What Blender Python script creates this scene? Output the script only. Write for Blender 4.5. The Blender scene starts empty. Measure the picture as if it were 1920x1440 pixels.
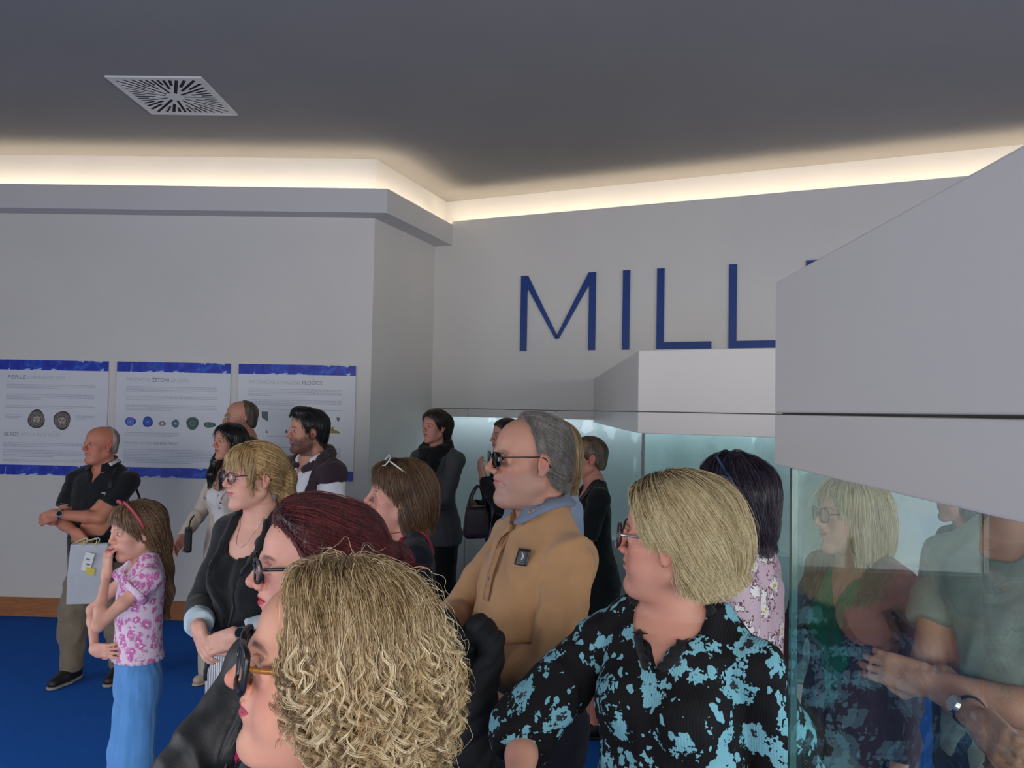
import bpy, bmesh, math, random, time
import numpy as np
import openvdb as vdb
from mathutils import Vector, Matrix

random.seed(5)
np.random.seed(5)
SC = bpy.context.scene
COL = SC.collection

# ---------------------------------------------------------------- camera
FPX = 1442.0                       # focal length in pixels of the 1920 wide frame
CAM_Z = 1.80
PITCH = math.atan(48 / FPX)
ROLL = 0.0195
_f = Vector((0, math.cos(PITCH), math.sin(PITCH)))
_r0 = Vector((1, 0, 0))
_u0 = Vector((0, -math.sin(PITCH), math.cos(PITCH)))
_r = _r0 * math.cos(ROLL) + _u0 * math.sin(ROLL)
_u = -_r0 * math.sin(ROLL) + _u0 * math.cos(ROLL)
cam_data = bpy.data.cameras.new('camera')
cam_data.sensor_width = 36.0
cam_data.lens = FPX / 1920 * 36.0
cam_data.clip_start = 0.02
cam = bpy.data.objects.new('camera', cam_data)
COL.objects.link(cam)
cam.matrix_world = Matrix(((_r.x, _u.x, -_f.x, 0), (_r.y, _u.y, -_f.y, 0), (_r.z, _u.z, -_f.z, CAM_Z), (0, 0, 0, 1)))
SC.camera = cam


def ray(px, py):
    return _f + _r * ((px - 960) / FPX) + _u * ((720 - py) / FPX)


def at(px, py, Y):
    """world point seen at pixel (px, py) at forward distance Y"""
    d = ray(px, py)
    return Vector((0, 0, CAM_Z)) + d * (Y / d.y)


def at_z(px, py, z):
    d = ray(px, py)
    return Vector((0, 0, CAM_Z)) + d * ((z - CAM_Z) / d.z)


# ---------------------------------------------------------------- world, lights, exposure
w = bpy.data.worlds.new('world')
SC.world = w
w.use_nodes = True
w.node_tree.nodes['Background'].inputs['Color'].default_value = (0.62, 0.74, 1.0, 1)
w.node_tree.nodes['Background'].inputs['Strength'].default_value = 1.0


def area(name, loc, target, sx, sy, power, color, spread=180):
    l = bpy.data.lights.new(name, 'AREA')
    l.shape = 'RECTANGLE'
    l.size, l.size_y, l.energy, l.color = sx, sy, power*.6, color
    l.spread = math.radians(spread)
    o = bpy.data.objects.new(name, l)
    COL.objects.link(o)
    o.location = loc
    o.rotation_euler = (Vector(target) - Vector(loc)).to_track_quat('-Z', 'Y').to_euler()
    return o


# daylight coming in through the window openings of the room (behind and left of the camera); the right-hand one is an added fill
# the sky stands above the sills, so the light falls slantwise down into the room
area('daylight_side', (-5.32, 1.2, 1.55), (0, 1.6, -0.9), 3.6, 2.3, 78, (0.97, 0.98, 1.0), 125)
area('daylight_rear', (0.6, -3.62, 1.55), (0.4, 3, -1.0), 8.6, 2.3, 300, (1.0, 0.965, 0.925), 125)
area('added_fill_right', (5.42, -0.6, 1.6), (0, 2.2, -0.8), 4.2, 2.2, 135, (1.0, 0.965, 0.925), 125)  # added fill: brightens the pillar return and the people behind the glass

SC.view_settings.view_transform = 'Standard'
SC.view_settings.look = 'None'
SC.view_settings.gamma = 1.0
SC.view_settings.use_curve_mapping = False
SC.view_settings.exposure = 0.0
SC.cycles.max_bounces = 8
SC.cycles.diffuse_bounces = 2
SC.cycles.transmission_bounces = 4
SC.cycles.adaptive_threshold = 0.045
SC.cycles.glossy_bounces = 4
SC.cycles.transparent_max_bounces = 12
SC.cycles.sample_clamp_indirect = 6.0


# ---------------------------------------------------------------- small helpers
def lin(r, g, b):
    """sRGB 0-255 to linear"""
    def c(v):
        v /= 255.0
        return v / 12.92 if v <= 0.04045 else ((v + 0.055) / 1.055) ** 2.4
    return (c(r), c(g), c(b), 1.0)


class NT:
    """tiny node tree builder"""
    def __init__(s, name):
        s.m = bpy.data.materials.new(name)
        s.m.use_nodes = True
        s.t = s.m.node_tree
        s.b = s.t.nodes['Principled BSDF']

    def n(s, typ, **kw):
        nd = s.t.nodes.new(typ)
        for k, v in kw.items():
            if k.startswith('i_'):
                nd.inputs[k[2:].replace('_', ' ')].default_value = v
            else:
                setattr(nd, k, v)
        return nd

    def l(s, a, b):
        s.t.links.new(a, b)

    def coord(s, scale=(1, 1, 1), rot=(0, 0, 0)):
        tc = s.n('ShaderNodeTexCoord')
        mp = s.n('ShaderNodeMapping')
        mp.inputs['Scale'].default_value = scale
        mp.inputs['Rotation'].default_value = rot
        s.l(tc.outputs['Object'], mp.inputs['Vector'])
        return mp.outputs['Vector']

    def ramp(s, fac, stops, interp='LINEAR'):
        r = s.n('ShaderNodeValToRGB')
        r.color_ramp.interpolation = interp
        e = r.color_ramp.elements
        while len(e) < len(stops):
            e.new(0.5)
        for el, (p, c) in zip(e, stops):
            el.position = p
            el.color = c if len(c) == 4 else (*c, 1)
        s.l(fac, r.inputs['Fac'])
        return r.outputs['Color']

    def mix(s, fac, a, b, blend='MIX'):
        m = s.n('ShaderNodeMix', data_type='RGBA', blend_type=blend)
        for sock, v in ((m.inputs[0], fac), (m.inputs[6], a), (m.inputs[7], b)):
            if hasattr(v, 'node'):
                s.l(v, sock)
            else:
                sock.default_value = v
        return m.outputs[2]

    def math(s, op, a, b=0.0):
        m = s.n('ShaderNodeMath', operation=op)
        for sock, v in ((m.inputs[0], a), (m.inputs[1], b)):
            if hasattr(v, 'node'):
                s.l(v, sock)
            else:
                sock.default_value = v
        return m.outputs[0]

    def noise(s, vec, scale, detail=3, rough=0.5, dist=0.0):
        n = s.n('ShaderNodeTexNoise')
        n.inputs['Scale'].default_value = scale
        n.inputs['Detail'].default_value = detail
        n.inputs['Roughness'].default_value = rough
        n.inputs['Distortion'].default_value = dist
        s.l(vec, n.inputs['Vector'])
        return n

    def bump(s, height, strength=0.2, dist=0.01):
        b = s.n('ShaderNodeBump')
        b.inputs['Strength'].default_value = strength
        b.inputs['Distance'].default_value = dist
        s.l(height, b.inputs['Height'])
        s.l(b.outputs['Normal'], s.b.inputs['Normal'])


MATS = {}


def plain(name, col, rough=0.6, metal=0.0, var=0.0, scale=6.0, bump=0.0, bscale=60.0, spec=0.5, sheen=0.0):
    """one colour with a little procedural variation and relief"""
    if name in MATS:
        return MATS[name]
    t = NT(name)
    c = col if len(col) == 4 else (*col, 1)
    t.b.inputs['Base Color'].default_value = c
    t.b.inputs['Roughness'].default_value = rough
    t.b.inputs['Metallic'].default_value = metal
    t.b.inputs['Specular IOR Level'].default_value = spec
    if sheen:
        t.b.inputs['Sheen Weight'].default_value = sheen
    v = t.coord()
    if var:
        n = t.noise(v, scale, 4)
        lo = tuple(x * (1 - var) for x in c[:3])
        hi = tuple(min(1, x * (1 + var)) for x in c[:3])
        t.l(t.ramp(n.outputs['Fac'], [(0.3, lo), (0.7, hi)]), t.b.inputs['Base Color'])
    if bump:
        n = t.noise(v, bscale, 3)
        t.bump(n.outputs['Fac'], bump, 0.004)
    MATS[name] = t.m
    return t.m


def fabric(name, col, rough=0.85, weave=700.0, strength=0.25, folds=0.25, var=0.12, sheen=0.15):
    if name in MATS:
        return MATS[name]
    t = NT(name)
    c = col if len(col) == 4 else (*col, 1)
    v = t.coord()
    n1 = t.noise(v, 9, 4)
    lo = tuple(x * (1 - var) for x in c[:3])
    hi = tuple(min(1, x * (1 + var)) for x in c[:3])
    t.l(t.ramp(n1.outputs['Fac'], [(0.3, lo), (0.7, hi)]), t.b.inputs['Base Color'])
    n2 = t.noise(v, weave, 2)
    n3 = t.noise(v, 14, 3, 0.5, 0.6)
    h = t.math('ADD', t.math('MULTIPLY', n2.outputs['Fac'], strength * 0.25), t.math('MULTIPLY', n3.outputs['Fac'], folds))
    t.bump(h, 0.6, 0.02)
    t.b.inputs['Roughness'].default_value = rough
    t.b.inputs['Specular IOR Level'].default_value = 0.25
    t.b.inputs['Sheen Weight'].default_value = sheen
    t.b.inputs['Sheen Roughness'].default_value = 0.5
    MATS[name] = t.m
    return t.m


def raw_mesh(name, V, quads=None, tris=None, smooth=True):
    me = bpy.data.meshes.new(name)
    V = np.asarray(V, np.float32)
    nq = 0 if quads is None else len(quads)
    nt = 0 if tris is None else len(tris)
    me.vertices.add(len(V))
    me.vertices.foreach_set('co', V.ravel())
    parts, starts = [], []
    if nq:
        parts.append(np.asarray(quads, np.int32).ravel())
        starts.append(np.arange(nq, dtype=np.int32) * 4)
    if nt:
        parts.append(np.asarray(tris, np.int32).ravel())
        starts.append(np.arange(nt, dtype=np.int32) * 3 + nq * 4)
    li = np.concatenate(parts)
    me.loops.add(len(li))
    me.loops.foreach_set('vertex_index', li)
    me.polygons.add(nq + nt)
    me.polygons.foreach_set('loop_start', np.concatenate(starts))
    if smooth:
        me.polygons.foreach_set('use_smooth', np.ones(nq + nt, bool))
    me.update(calc_edges=True)
    me.validate()
    return me


def link(name, me, mat=None, parent=None, **props):
    o = bpy.data.objects.new(name, me)
    COL.objects.link(o)
    if parent is not None:
        o.parent = parent
    if mat is not None and me is not None:
        me.materials.clear()
        me.materials.append(mat)
    for k, v in props.items():
        o[k] = v
    return o


def empty(name, loc, rz=0.0, **props):
    o = bpy.data.objects.new(name, None)
    COL.objects.link(o)
    o.location = loc
    o.rotation_euler = (0, 0, rz)
    o.empty_display_size = 0.1
    for k, v in props.items():
        o[k] = v
    return o


def bm_mesh(name, bm, smooth=False):
    me = bpy.data.meshes.new(name)
    bmesh.ops.recalc_face_normals(bm, faces=bm.faces)
    bm.to_mesh(me)
    bm.free()
    if smooth:
        me.polygons.foreach_set('use_smooth', np.ones(len(me.polygons), bool))
    return me


def bm_box(bm, c, half, R=None, bevel=0.0):
    r = bmesh.ops.create_cube(bm, size=1.0)
    vs = r['verts']
    for v in vs:
        v.co = Vector((v.co.x * 2 * half[0], v.co.y * 2 * half[1], v.co.z * 2 * half[2]))
    if bevel:
        es = list({e for v in vs for e in v.link_edges})
        g = bmesh.ops.bevel(bm, geom=es, offset=bevel, segments=2, affect='EDGES', profile=0.5)
        vs = list({v for f in g['faces'] for v in f.verts} | {v for v in vs if v.is_valid})
    for v in vs:
        co = v.co.copy()
        if R is not None:
            co = R @ co
        v.co = co + Vector(c)
    return vs


def box_mesh(name, c, half, R=None, bevel=0.0):
    bm = bmesh.new()
    bm_box(bm, c, half, R, bevel)
    return bm_mesh(name, bm)


def prism(name, pts, z0, z1, bevel=0.0):
    """vertical prism over a footprint polygon"""
    bm = bmesh.new()
    lo = [bm.verts.new((p[0], p[1], z0)) for p in pts]
    hi = [bm.verts.new((p[0], p[1], z1)) for p in pts]
    n = len(pts)
    bm.faces.new(lo[::-1])
    bm.faces.new(hi)
    for i in range(n):
        bm.faces.new((lo[i], lo[(i + 1) % n], hi[(i + 1) % n], hi[i]))
    if bevel:
        bmesh.ops.bevel(bm, geom=list(bm.edges), offset=bevel, segments=2, affect='EDGES', profile=0.5)
    return bm_mesh(name, bm)


def tube_mesh(name, paths, rads, sides=6, closed=False, flat=1.0):
    """tubes along many paths (N,M,3); rads (N,M) or scalar"""
    P = np.asarray(paths, np.float32)
    if P.ndim == 2:
        P = P[None]
    N, M, _ = P.shape
    Rr = np.broadcast_to(np.asarray(rads, np.float32), (N, M)) if np.ndim(rads) != 1 or len(np.atleast_1d(rads)) != M else np.broadcast_to(np.asarray(rads, np.float32)[None], (N, M))
    if closed:
        T = np.roll(P, -1, 1) - np.roll(P, 1, 1)
    else:
        T = np.gradient(P, axis=1)
    T /= np.linalg.norm(T, axis=2, keepdims=True) + 1e-9
    ref = np.zeros_like(T)
    ref[..., 2] = 1
    bad = np.abs(T[..., 2]) > 0.93
    ref[bad] = (0.3, 1, 0)
    A = np.cross(T, ref)
    A /= np.linalg.norm(A, axis=2, keepdims=True) + 1e-9
    B = np.cross(T, A)
    ang = np.arange(sides) * 2 * np.pi / sides
    V = P[:, :, None] + Rr[:, :, None, None] * (np.cos(ang)[None, None, :, None] * A[:, :, None] + flat * np.sin(ang)[None, None, :, None] * B[:, :, None])
    idx = np.arange(N * M * sides).reshape(N, M, sides)
    a = idx if closed else idx[:, :-1]
    b = np.roll(idx, -1, 1) if closed else idx[:, 1:]
    q = np.stack([a, np.roll(a, -1, 2), np.roll(b, -1, 2), b], -1).reshape(-1, 4)
    tris = None
    if not closed and sides > 3:
        t = []
        for k in range(1, sides - 1):
            t.append(np.stack([idx[:, 0, 0], idx[:, 0, k + 1], idx[:, 0, k]], -1))
            t.append(np.stack([idx[:, -1, 0], idx[:, -1, k], idx[:, -1, k + 1]], -1))
        tris = np.concatenate(t)
    return raw_mesh(name, V.reshape(-1, 3), q, tris)


def smooth_path(pts, n):
    """Catmull-Rom through pts"""
    p = np.asarray(pts, float)
    p = np.vstack([2 * p[0] - p[1], p, 2 * p[-1] - p[-2]])
    k = len(p) - 3
    u = np.linspace(0, k - 1e-6, n)
    i = u.astype(int)
    t = (u - i)[:, None]
    a, b, c, d = p[i], p[i + 1], p[i + 2], p[i + 3]
    return 0.5 * ((2 * b) + (c - a) * t + (2 * a - 5 * b + 4 * c - d) * t * t + (3 * b - a - 3 * c + d) * t ** 3)


def text_mesh(name, body, size, extrude=0.0, align='LEFT', width=None):
    cu = bpy.data.curves.new(name, 'FONT')
    cu.body = body
    cu.size = size
    cu.extrude = extrude
    cu.align_x = align
    cu.resolution_u = 3
    ob = bpy.data.objects.new(name, cu)
    COL.objects.link(ob)
    dg = bpy.context.evaluated_depsgraph_get()
    me = bpy.data.meshes.new_from_object(ob.evaluated_get(dg))
    bpy.data.objects.remove(ob)
    bpy.data.curves.remove(cu)
    if width:
        xs = [v.co.x for v in me.vertices]
        s = width / (max(xs) - min(xs))
        for v in me.vertices:
            v.co.x *= s
    me.name = name
    return me

# ================================================================ the room
HZ = CAM_Z
Z_CEIL = 3.89


def hit_line(px, P, d):
    """ground point where the vertical plane through pixel column px meets the line P + t d (2-d, at eye level)"""
    py = 768 + ROLL * (px - 960)
    r = ray(px, py)
    rx, ry = r.x / r.y, 1.0
    # (s*rx, s) = P + t d
    den = rx * d[1] - ry * d[0]
    t = (P[0] * ry - P[1] * rx) / den
    return (P[0] + t * d[0], P[1] + t * d[1])


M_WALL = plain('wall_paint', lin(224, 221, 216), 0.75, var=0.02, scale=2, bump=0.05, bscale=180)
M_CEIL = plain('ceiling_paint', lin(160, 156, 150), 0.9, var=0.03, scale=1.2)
M_BOARD = plain('poster_board', lin(226, 228, 232), 0.5, var=0.01)


def carpet_mat():
    t = NT('blue_carpet')
    v = t.coord()
    n1 = t.noise(v, 220, 2)
    n2 = t.noise(v, 1.3, 3)
    c1 = t.ramp(n1.outputs['Fac'], [(0.25, lin(26, 82, 166)), (0.8, lin(48, 116, 210))])
    t.l(t.mix(t.math('MULTIPLY', n2.outputs['Fac'], 0.35), c1, lin(32, 92, 178)), t.b.inputs['Base Color'])
    t.b.inputs['Roughness'].default_value = 0.95
    t.b.inputs['Specular IOR Level'].default_value = 0.1
    t.bump(n1.outputs['Fac'], 0.35, 0.004)
    return t.m


def wood_mat():
    t = NT('baseboard_wood')
    v = t.coord((1, 1, 14))
    n = t.noise(v, 5, 5, 0.6, 1.2)
    t.l(t.ramp(n.outputs['Fac'], [(0.3, lin(158, 98, 58)), (0.7, lin(196, 132, 84))]), t.b.inputs['Base Color'])
    t.b.inputs['Roughness'].default_value = 0.45
    return t.m


M_CARPET, M_WOOD = carpet_mat(), wood_mat()

# plan: left wall runs almost across the view, a pillar return leads to the rear wall that carries the lettering
YL = 6.42
A0 = Vector((-5.5, YL + 0.10))                       # left wall, far left
A1 = Vector((*hit_line(694, (0, YL), (1, -0.0)),))   # its right end (pillar edge)
dS = Vector((0.3675, 1.0)).normalized()              # pillar return direction
B1 = Vector((*hit_line(809, A1, dS),))               # inner corner
dR = Vector((2.33, -1.0)).normalized()               # rear wall direction, coming nearer to the right
nR = Vector((dR.y, -dR.x))                           # normal of rear wall, towards the room
if nR.y > 0:
    nR = -nR
B2 = B1 + dR * 6.6
nL = Vector((0.0, -1.0))
nS = Vector((dS.y, -dS.x))                           # normal of the return, towards the room (to +x)
XW, YB = -5.5, -3.8                                  # side wall and wall behind the camera


def wall_slab(name, p, q, z0, z1, n, th, mat=M_WALL, kind='structure', parent=None):
    o = [p, q, q - n * th, p - n * th]
    return link(name, prism(name, [(v.x, v.y) for v in o], z0, z1), mat, parent, kind=kind)


floor = link('floor', prism('floor', [(-6.2, -4.4), (6.5, -4.4), (6.5, 9.6), (-6.2, 9.6)], -0.1, 0), M_CARPET, kind='structure')
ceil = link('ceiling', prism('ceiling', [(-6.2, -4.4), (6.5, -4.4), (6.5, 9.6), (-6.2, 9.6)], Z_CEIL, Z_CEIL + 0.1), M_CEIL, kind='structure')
wall_slab('wall_left', A0, A1, 0, Z_CEIL, nL, 0.2)
wall_slab('wall_return', A1, B1 + dS * 0.3, 0, Z_CEIL, nS, 0.12)

# rear wall: upper part set back behind a ledge (the cove), lower part forward with the built-in showcase opening
Z_LEDGE = 3.62
SETB = 0.24
wall_slab('wall_rear_upper', B1 - dR * 0.3 - nR * SETB, B2 - nR * SETB, 0, Z_CEIL, nR, 0.12)
Z_SEAM, Z_GT, Z_GB = 1.803, 1.722, 0.66
wall_slab('wall_rear', B1, B2, Z_SEAM, Z_LEDGE, nR, 0.05)
wall_slab('wall_rear_base', B1, B2, 0, 0.05, nR, 0.05)
# the two walls behind the photographer, with window openings; the one on the right is added for its light
def window_wall(name, p, q, n, th, wins, zs):
    """wall slab from p to q with openings wins [(t0,t1)] between heights zs"""
    d = (q - p)
    L = d.length
    d = d / L
    cuts = sorted(wins)
    pos = 0.0
    k = 0
    for (a, b) in cuts + [(L, L)]:
        if a > pos:
            wall_slab(name if k == 0 else f'{name}', p + d * pos, p + d * a, 0, Z_CEIL, n, th)
            k += 1
        if b > a:
            wall_slab(name, p + d * a, p + d * b, 0, zs[0], n, th)
            wall_slab(name, p + d * a, p + d * b, zs[1], Z_CEIL, n, th)
        pos = b


M_FRAME = plain('window_frame_paint', lin(235, 235, 235), 0.4)


def window_unit(name, p, q, n, z0, z1):
    d = (q - p)
    L = d.length
    d = d / L
    w_ = empty(name, (*((p + q) / 2), z0), 0, kind='structure')
    base = Vector((*((p + q) / 2), z0))
    bm = bmesh.new()
    R = Matrix(((d.x, -n.x, 0), (d.y, -n.y, 0), (0, 0, 1)))
    for zz in (0.03, z1 - z0 - 0.03):
        bm_box(bm, (0, 0, zz), (L / 2, 0.03, 0.03), R)
    k = max(2, round(L / 1.2))
    for i in range(k + 1):
        o = d * (-L / 2 + 0.03 + i * (L - 0.06) / k)
        bm_box(bm, (o.x, o.y, (z1 - z0) / 2), (0.03, 0.03, (z1 - z0) / 2), R)
    link('window_frame', bm_mesh('window_frame', bm), M_FRAME, w_)


window_wall('wall_side', Vector((XW, YB)), Vector((XW, 7.0)), Vector((1, 0)), 0.15, [(3.2, 6.8)], (0.4, 2.7))
window_unit('window_1', Vector((XW - 0.1, YB + 3.2)), Vector((XW - 0.1, YB + 6.8)), Vector((1, 0)), 0.4, 2.7)
window_wall('wall_behind', Vector((XW, YB)), Vector((6.2, YB)), Vector((0, 1)), 0.15, [(1.7, 10.5)], (0.4, 2.7))
window_unit('window_2', Vector((XW + 1.7, YB - 0.1)), Vector((XW + 10.5, YB - 0.1)), Vector((0, 1)), 0.4, 2.7)
window_wall('wall_right', Vector((5.6, YB)), Vector((5.6, 7.0)), Vector((-1, 0)), 0.15, [(1.0, 5.4)], (0.4, 2.7))  # opening added to let the right-hand fill in
window_unit('added_window', Vector((5.7, YB + 1.0)), Vector((5.7, YB + 5.4)), Vector((-1, 0)), 0.4, 2.7)  # frame of the added right-hand opening

# baseboard along the left wall, pillar return
def trim_run(name, p, q, n, z0, z1, th, mat):
    return wall_slab(name, p + n * th, q + n * th, z0, z1, n, th, mat)


trim_run('baseboard_left', A0, A1, nL, 0, 0.155, 0.018, M_WOOD)
trim_run('baseboard_return', A1 + nL * 0.018, B1, nS, 0, 0.155, 0.018, M_WOOD)

# cornice trough: front board, bottom board, along left wall and return; LED strips lie in it and behind the rear ledge
CP = 0.19
CZ0, CZ1 = 3.385, 3.585


def offset_corner():
    # where the left front line (y = YL - CP) meets the return front line
    P = A1 + nS * CP
    t = (YL - CP + 0.0 - P.y) / dS.y
    return P + dS * t


oc = offset_corner()
A0f = A0 + nL * CP
t_end = B1 + nS * CP
M_CORN = plain('cornice_paint', lin(214, 212, 212), 0.8, var=0.02, scale=2)
cpoly = [A0, A1, B1, t_end, oc, A0f]
bm = bmesh.new()
th = 0.022


def cpr(bm, pts, z0, z1):
    lo = [bm.verts.new((p.x, p.y, z0)) for p in pts]
    hi = [bm.verts.new((p.x, p.y, z1)) for p in pts]
    n = len(pts)
    bm.faces.new(lo[::-1])
    bm.faces.new(hi)
    for i in range(n):
        bm.faces.new((lo[i], lo[(i + 1) % n], hi[(i + 1) % n], hi[i]))


oci = A1 + nS * (CP - th)
oci = oci + dS * ((YL - CP + th - oci.y) / dS.y)
A0i = A0 + nL * (CP - th)
t_i = B1 + nS * (CP - th)
cpr(bm, [A0, A1, B1, t_end, oc, A0f], CZ0, CZ0 + th)
cpr(bm, [A0i, oci, oc, A0f], CZ0 + th, CZ1)
cpr(bm, [oci, t_i, t_end, oc], CZ0 + th, CZ1)
link('trim_1', bm_mesh('cornice', bm), M_CORN, kind='structure')
bm = bmesh.new()
cpr(bm, [B1 - nR * 0.05, B2 - nR * 0.05, B2 - nR * SETB, B1 - nR * SETB], Z_LEDGE - 0.22, Z_LEDGE - 0.20)
link('trim_2', bm_mesh('cove_floor', bm), M_CORN, kind='structure')


def strip_mat(name, strength):
    t = NT(name)
    t.b.inputs['Base Color'].default_value = (0.8, 0.8, 0.8, 1)
    t.b.inputs['Emission Color'].default_value = (1.0, 0.84, 0.64, 1)
    t.b.inputs['Emission Strength'].default_value = strength
    return t.m


M_LED = strip_mat('led_strip_glow', 17)


def led(p, q, z, label):
    d = (q - p).normalized()
    n = Vector((-d.y, d.x)) * 0.012
    bm = bmesh.new()
    cpr(bm, [p + n, q + n, q - n, p - n], z, z + 0.012)
    o = link('light_strip', bm_mesh('light_strip', bm), M_LED, label=label, category='light strip', group='warm light strips hidden in the cove')
    return o


led(A0 + nL * 0.148, A1 + nL * 0.148 + Vector((0.02, 0)), CZ1 - 0.04, 'warm light strip in the cornice over the left wall')
led(A1 + nS * 0.148 - dS * 0.1, B1 + nS * 0.148 - dS * 0.05, CZ1 - 0.04, 'warm light strip in the short cornice over the pillar')
led(B1 - nR * 0.08 + dR * 0.05, B2 - nR * 0.08, Z_LEDGE - 0.04, 'warm light strip behind the ledge above the big blue letters')

# ---------------------------------------------------------------- ceiling air diffuser
def vent():
    c = [at_z(203, 140, Z_CEIL), at_z(375, 143, Z_CEIL), at_z(437, 214, Z_CEIL), at_z(290, 213, Z_CEIL)]
    ctr = sum(c, Vector()) / 4
    S = 0.30
    ex = ((c[1] - c[0]) + (c[2] - c[3])).normalized()
    rz = math.atan2(ex.y, ex.x)
    v = empty('ceiling_air_vent', (ctr.x, ctr.y, Z_CEIL), rz, label='square white swirl air diffuser with radial slots in the ceiling', category='air vent')
    mw = plain('vent_white', lin(240, 236, 230), 0.45)
    md = plain('vent_dark', (0.012, 0.012, 0.014), 0.9)
    # plate with slots cut out
    bm = bmesh.new()
    bm_box(bm, (0, 0, -0.0085), (S, S, 0.0012))
    plate = bm_mesh('plate', bm)
    po = link('plate', plate, mw, v)
    bm = bmesh.new()
    slots = []
    for i in range(44):
        a = 2 * math.pi * i / 44 + 0.03
        rmax = (S - 0.03) / max(abs(math.cos(a)), abs(math.sin(a)))
        rin = (0.06, 0.19, 0.13, 0.19)[i % 4]
        if rmax - rin < 0.05:
            continue
        mid = (rin + rmax) / 2
        R = Matrix.Rotation(a, 3, 'Z')
        slots.append((a, rin, rmax))
        bm_box(bm, R @ Vector((mid, 0, -0.012)), ((rmax - rin) / 2, 0.0105, 0.02), R)
    cut = link('cutter', bm_mesh('cutter', bm), None, v)
    m = po.modifiers.new('b', 'BOOLEAN')
    m.object = cut
    m.solver = 'EXACT'
    m.use_self = True
    dg = bpy.context.evaluated_depsgraph_get()
    me = bpy.data.meshes.new_from_object(po.evaluated_get(dg))
    po.modifiers.clear()
    po.data = me
    bpy.data.objects.remove(cut)
    link('plenum', box_mesh('plenum', (0, 0, -0.0032), (S - 0.012, S - 0.012, 0.0028)), md, v)
    bm = bmesh.new()
    for s in (-1, 1):
        bm_box(bm, (0, s * (S + 0.004), -0.006), (S + 0.012, 0.008, 0.006))
        bm_box(bm, (s * (S + 0.004), 0, -0.006), (0.008, S - 0.004, 0.006))
    link('frame', bm_mesh('frame', bm), mw, v)
    for (a, r0, r1) in slots:
        R = Matrix.Rotation(a, 3, 'Z') @ Matrix.Rotation(0.3, 3, 'X')
        link('vane', box_mesh('vane', Matrix.Rotation(a, 3, 'Z') @ Vector(((r0 + r1) / 2, 0.004, -0.0068)), ((r1 - r0) / 2 - 0.004, 0.002, 0.0004), R), mw if int(a * 10) % 7 == 0 else plain('vane_dark', (0.03, 0.03, 0.033), 0.6), v)


vent()

# ---------------------------------------------------------------- big blue lettering on the rear wall
M_LETTER = plain('letter_blue', lin(24, 62, 136), 0.4)


def wall_pt(px, py, off=0.0):
    """pixel to (distance along rear wall from B1, z)"""
    r = ray(px, py)
    P = B1 + nR * off
    den = r.x * dR.y - r.y * dR.x
    s = (P.x * dR.y - P.y * dR.x) / den
    x, y = s * r.x, s * r.y
    t = (Vector((x, y)) - P).dot(dR)
    return t, CAM_Z + s * r.z


zt = 0.5 * (wall_pt(981, 518)[1] + wall_pt(1381, 496)[1])
zb = 0.5 * (wall_pt(978, 658)[1] + wall_pt(1371, 654)[1])
LH = zt - zb
LW = 0.062


def stroke(bm, a, b, w_, dep=0.018):
    a, b = Vector(a), Vector(b)
    d = (b - a)
    L = d.length
    R = Matrix.Rotation(math.atan2(d.y, d.x), 3, 'Z')
    m = (a + b) / 2
    bm_box(bm, (m.x, m.y, dep / 2), (L / 2, w_ / 2, dep / 2), R)


def letter(ch, x, wd, label):
    bm = bmesh.new()
    h = LW / 2
    H_ = LH
    if ch == 'M':
        stroke(bm, (h, 0), (h, H_), LW)
        stroke(bm, (wd - h, 0), (wd - h, H_), LW)
        for a, b in (((h * 0.9, H_), (wd / 2, H_ * 0.16)), ((wd - h * 0.9, H_), (wd / 2, H_ * 0.16))):
            A, B = Vector(a), Vector(b)
            vs = []
            dx = LW * 0.62
            sgn = 1 if B.x > A.x else -1
            for dz in (0, 0.0185):
                vs.append([bm.verts.new((A.x - sgn * h * 0.9, H_, dz)), bm.verts.new((A.x + sgn * dx, H_, dz)), bm.verts.new((B.x + sgn * dx * 0.42, H_ * 0.155, dz)), bm.verts.new((B.x - sgn * dx * 0.42, H_ * 0.155, dz))])
            bm.faces.new(vs[0]); bm.faces.new(vs[1])
            for i in range(4):
                j = (i + 1) % 4
                bm.faces.new((vs[0][i], vs[0][j], vs[1][j], vs[1][i]))
    elif ch == 'I':
        stroke(bm, (h, 0), (h, H_), LW)
    elif ch == 'L':
        stroke(bm, (h, 0), (h, H_), LW)
        stroke(bm, (LW, h), (wd, h), LW)
    elif ch == 'E':
        stroke(bm, (h, 0), (h, H_), LW)
        for y in (h, H_ / 2, H_ - h):
            stroke(bm, (LW, y), (wd, y), LW)
    o = link('wall_letter', bm_mesh('wall_letter', bm), M_LETTER, label=label, category='letter', group='big blue capitals on the rear wall')
    p = B1 + dR * x + nR * 0.001
    o.matrix_world = Matrix(((dR.x, 0, nR.x, p.x), (dR.y, 0, nR.y, p.y), (0, 1, 0, zb), (0, 0, 0, 1)))


tM0, tM1 = wall_pt(977, 600)[0], wall_pt(1117, 600)[0]
tI = wall_pt(1168, 600)[0]
tL0, tL1 = wall_pt(1232, 600)[0], wall_pt(1334, 648)[0]
tK0 = wall_pt(1367, 600)[0]
tE = wall_pt(1512, 489)[0]
letter('M', tM0, tM1 - tM0, 'blue capital letter M, first of the big wall letters')
letter('I', tI, LW, 'blue capital letter I between the M and the first L')
letter('L', tL0, tL1 - tL0, 'blue capital letter L right after the letter I')
letter('L', tK0, tL1 - tL0, 'second blue capital L, cut off by the white display hood')
letter('E', tE, 0.42, 'blue letter peeking over the edge of the large white hood')

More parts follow.
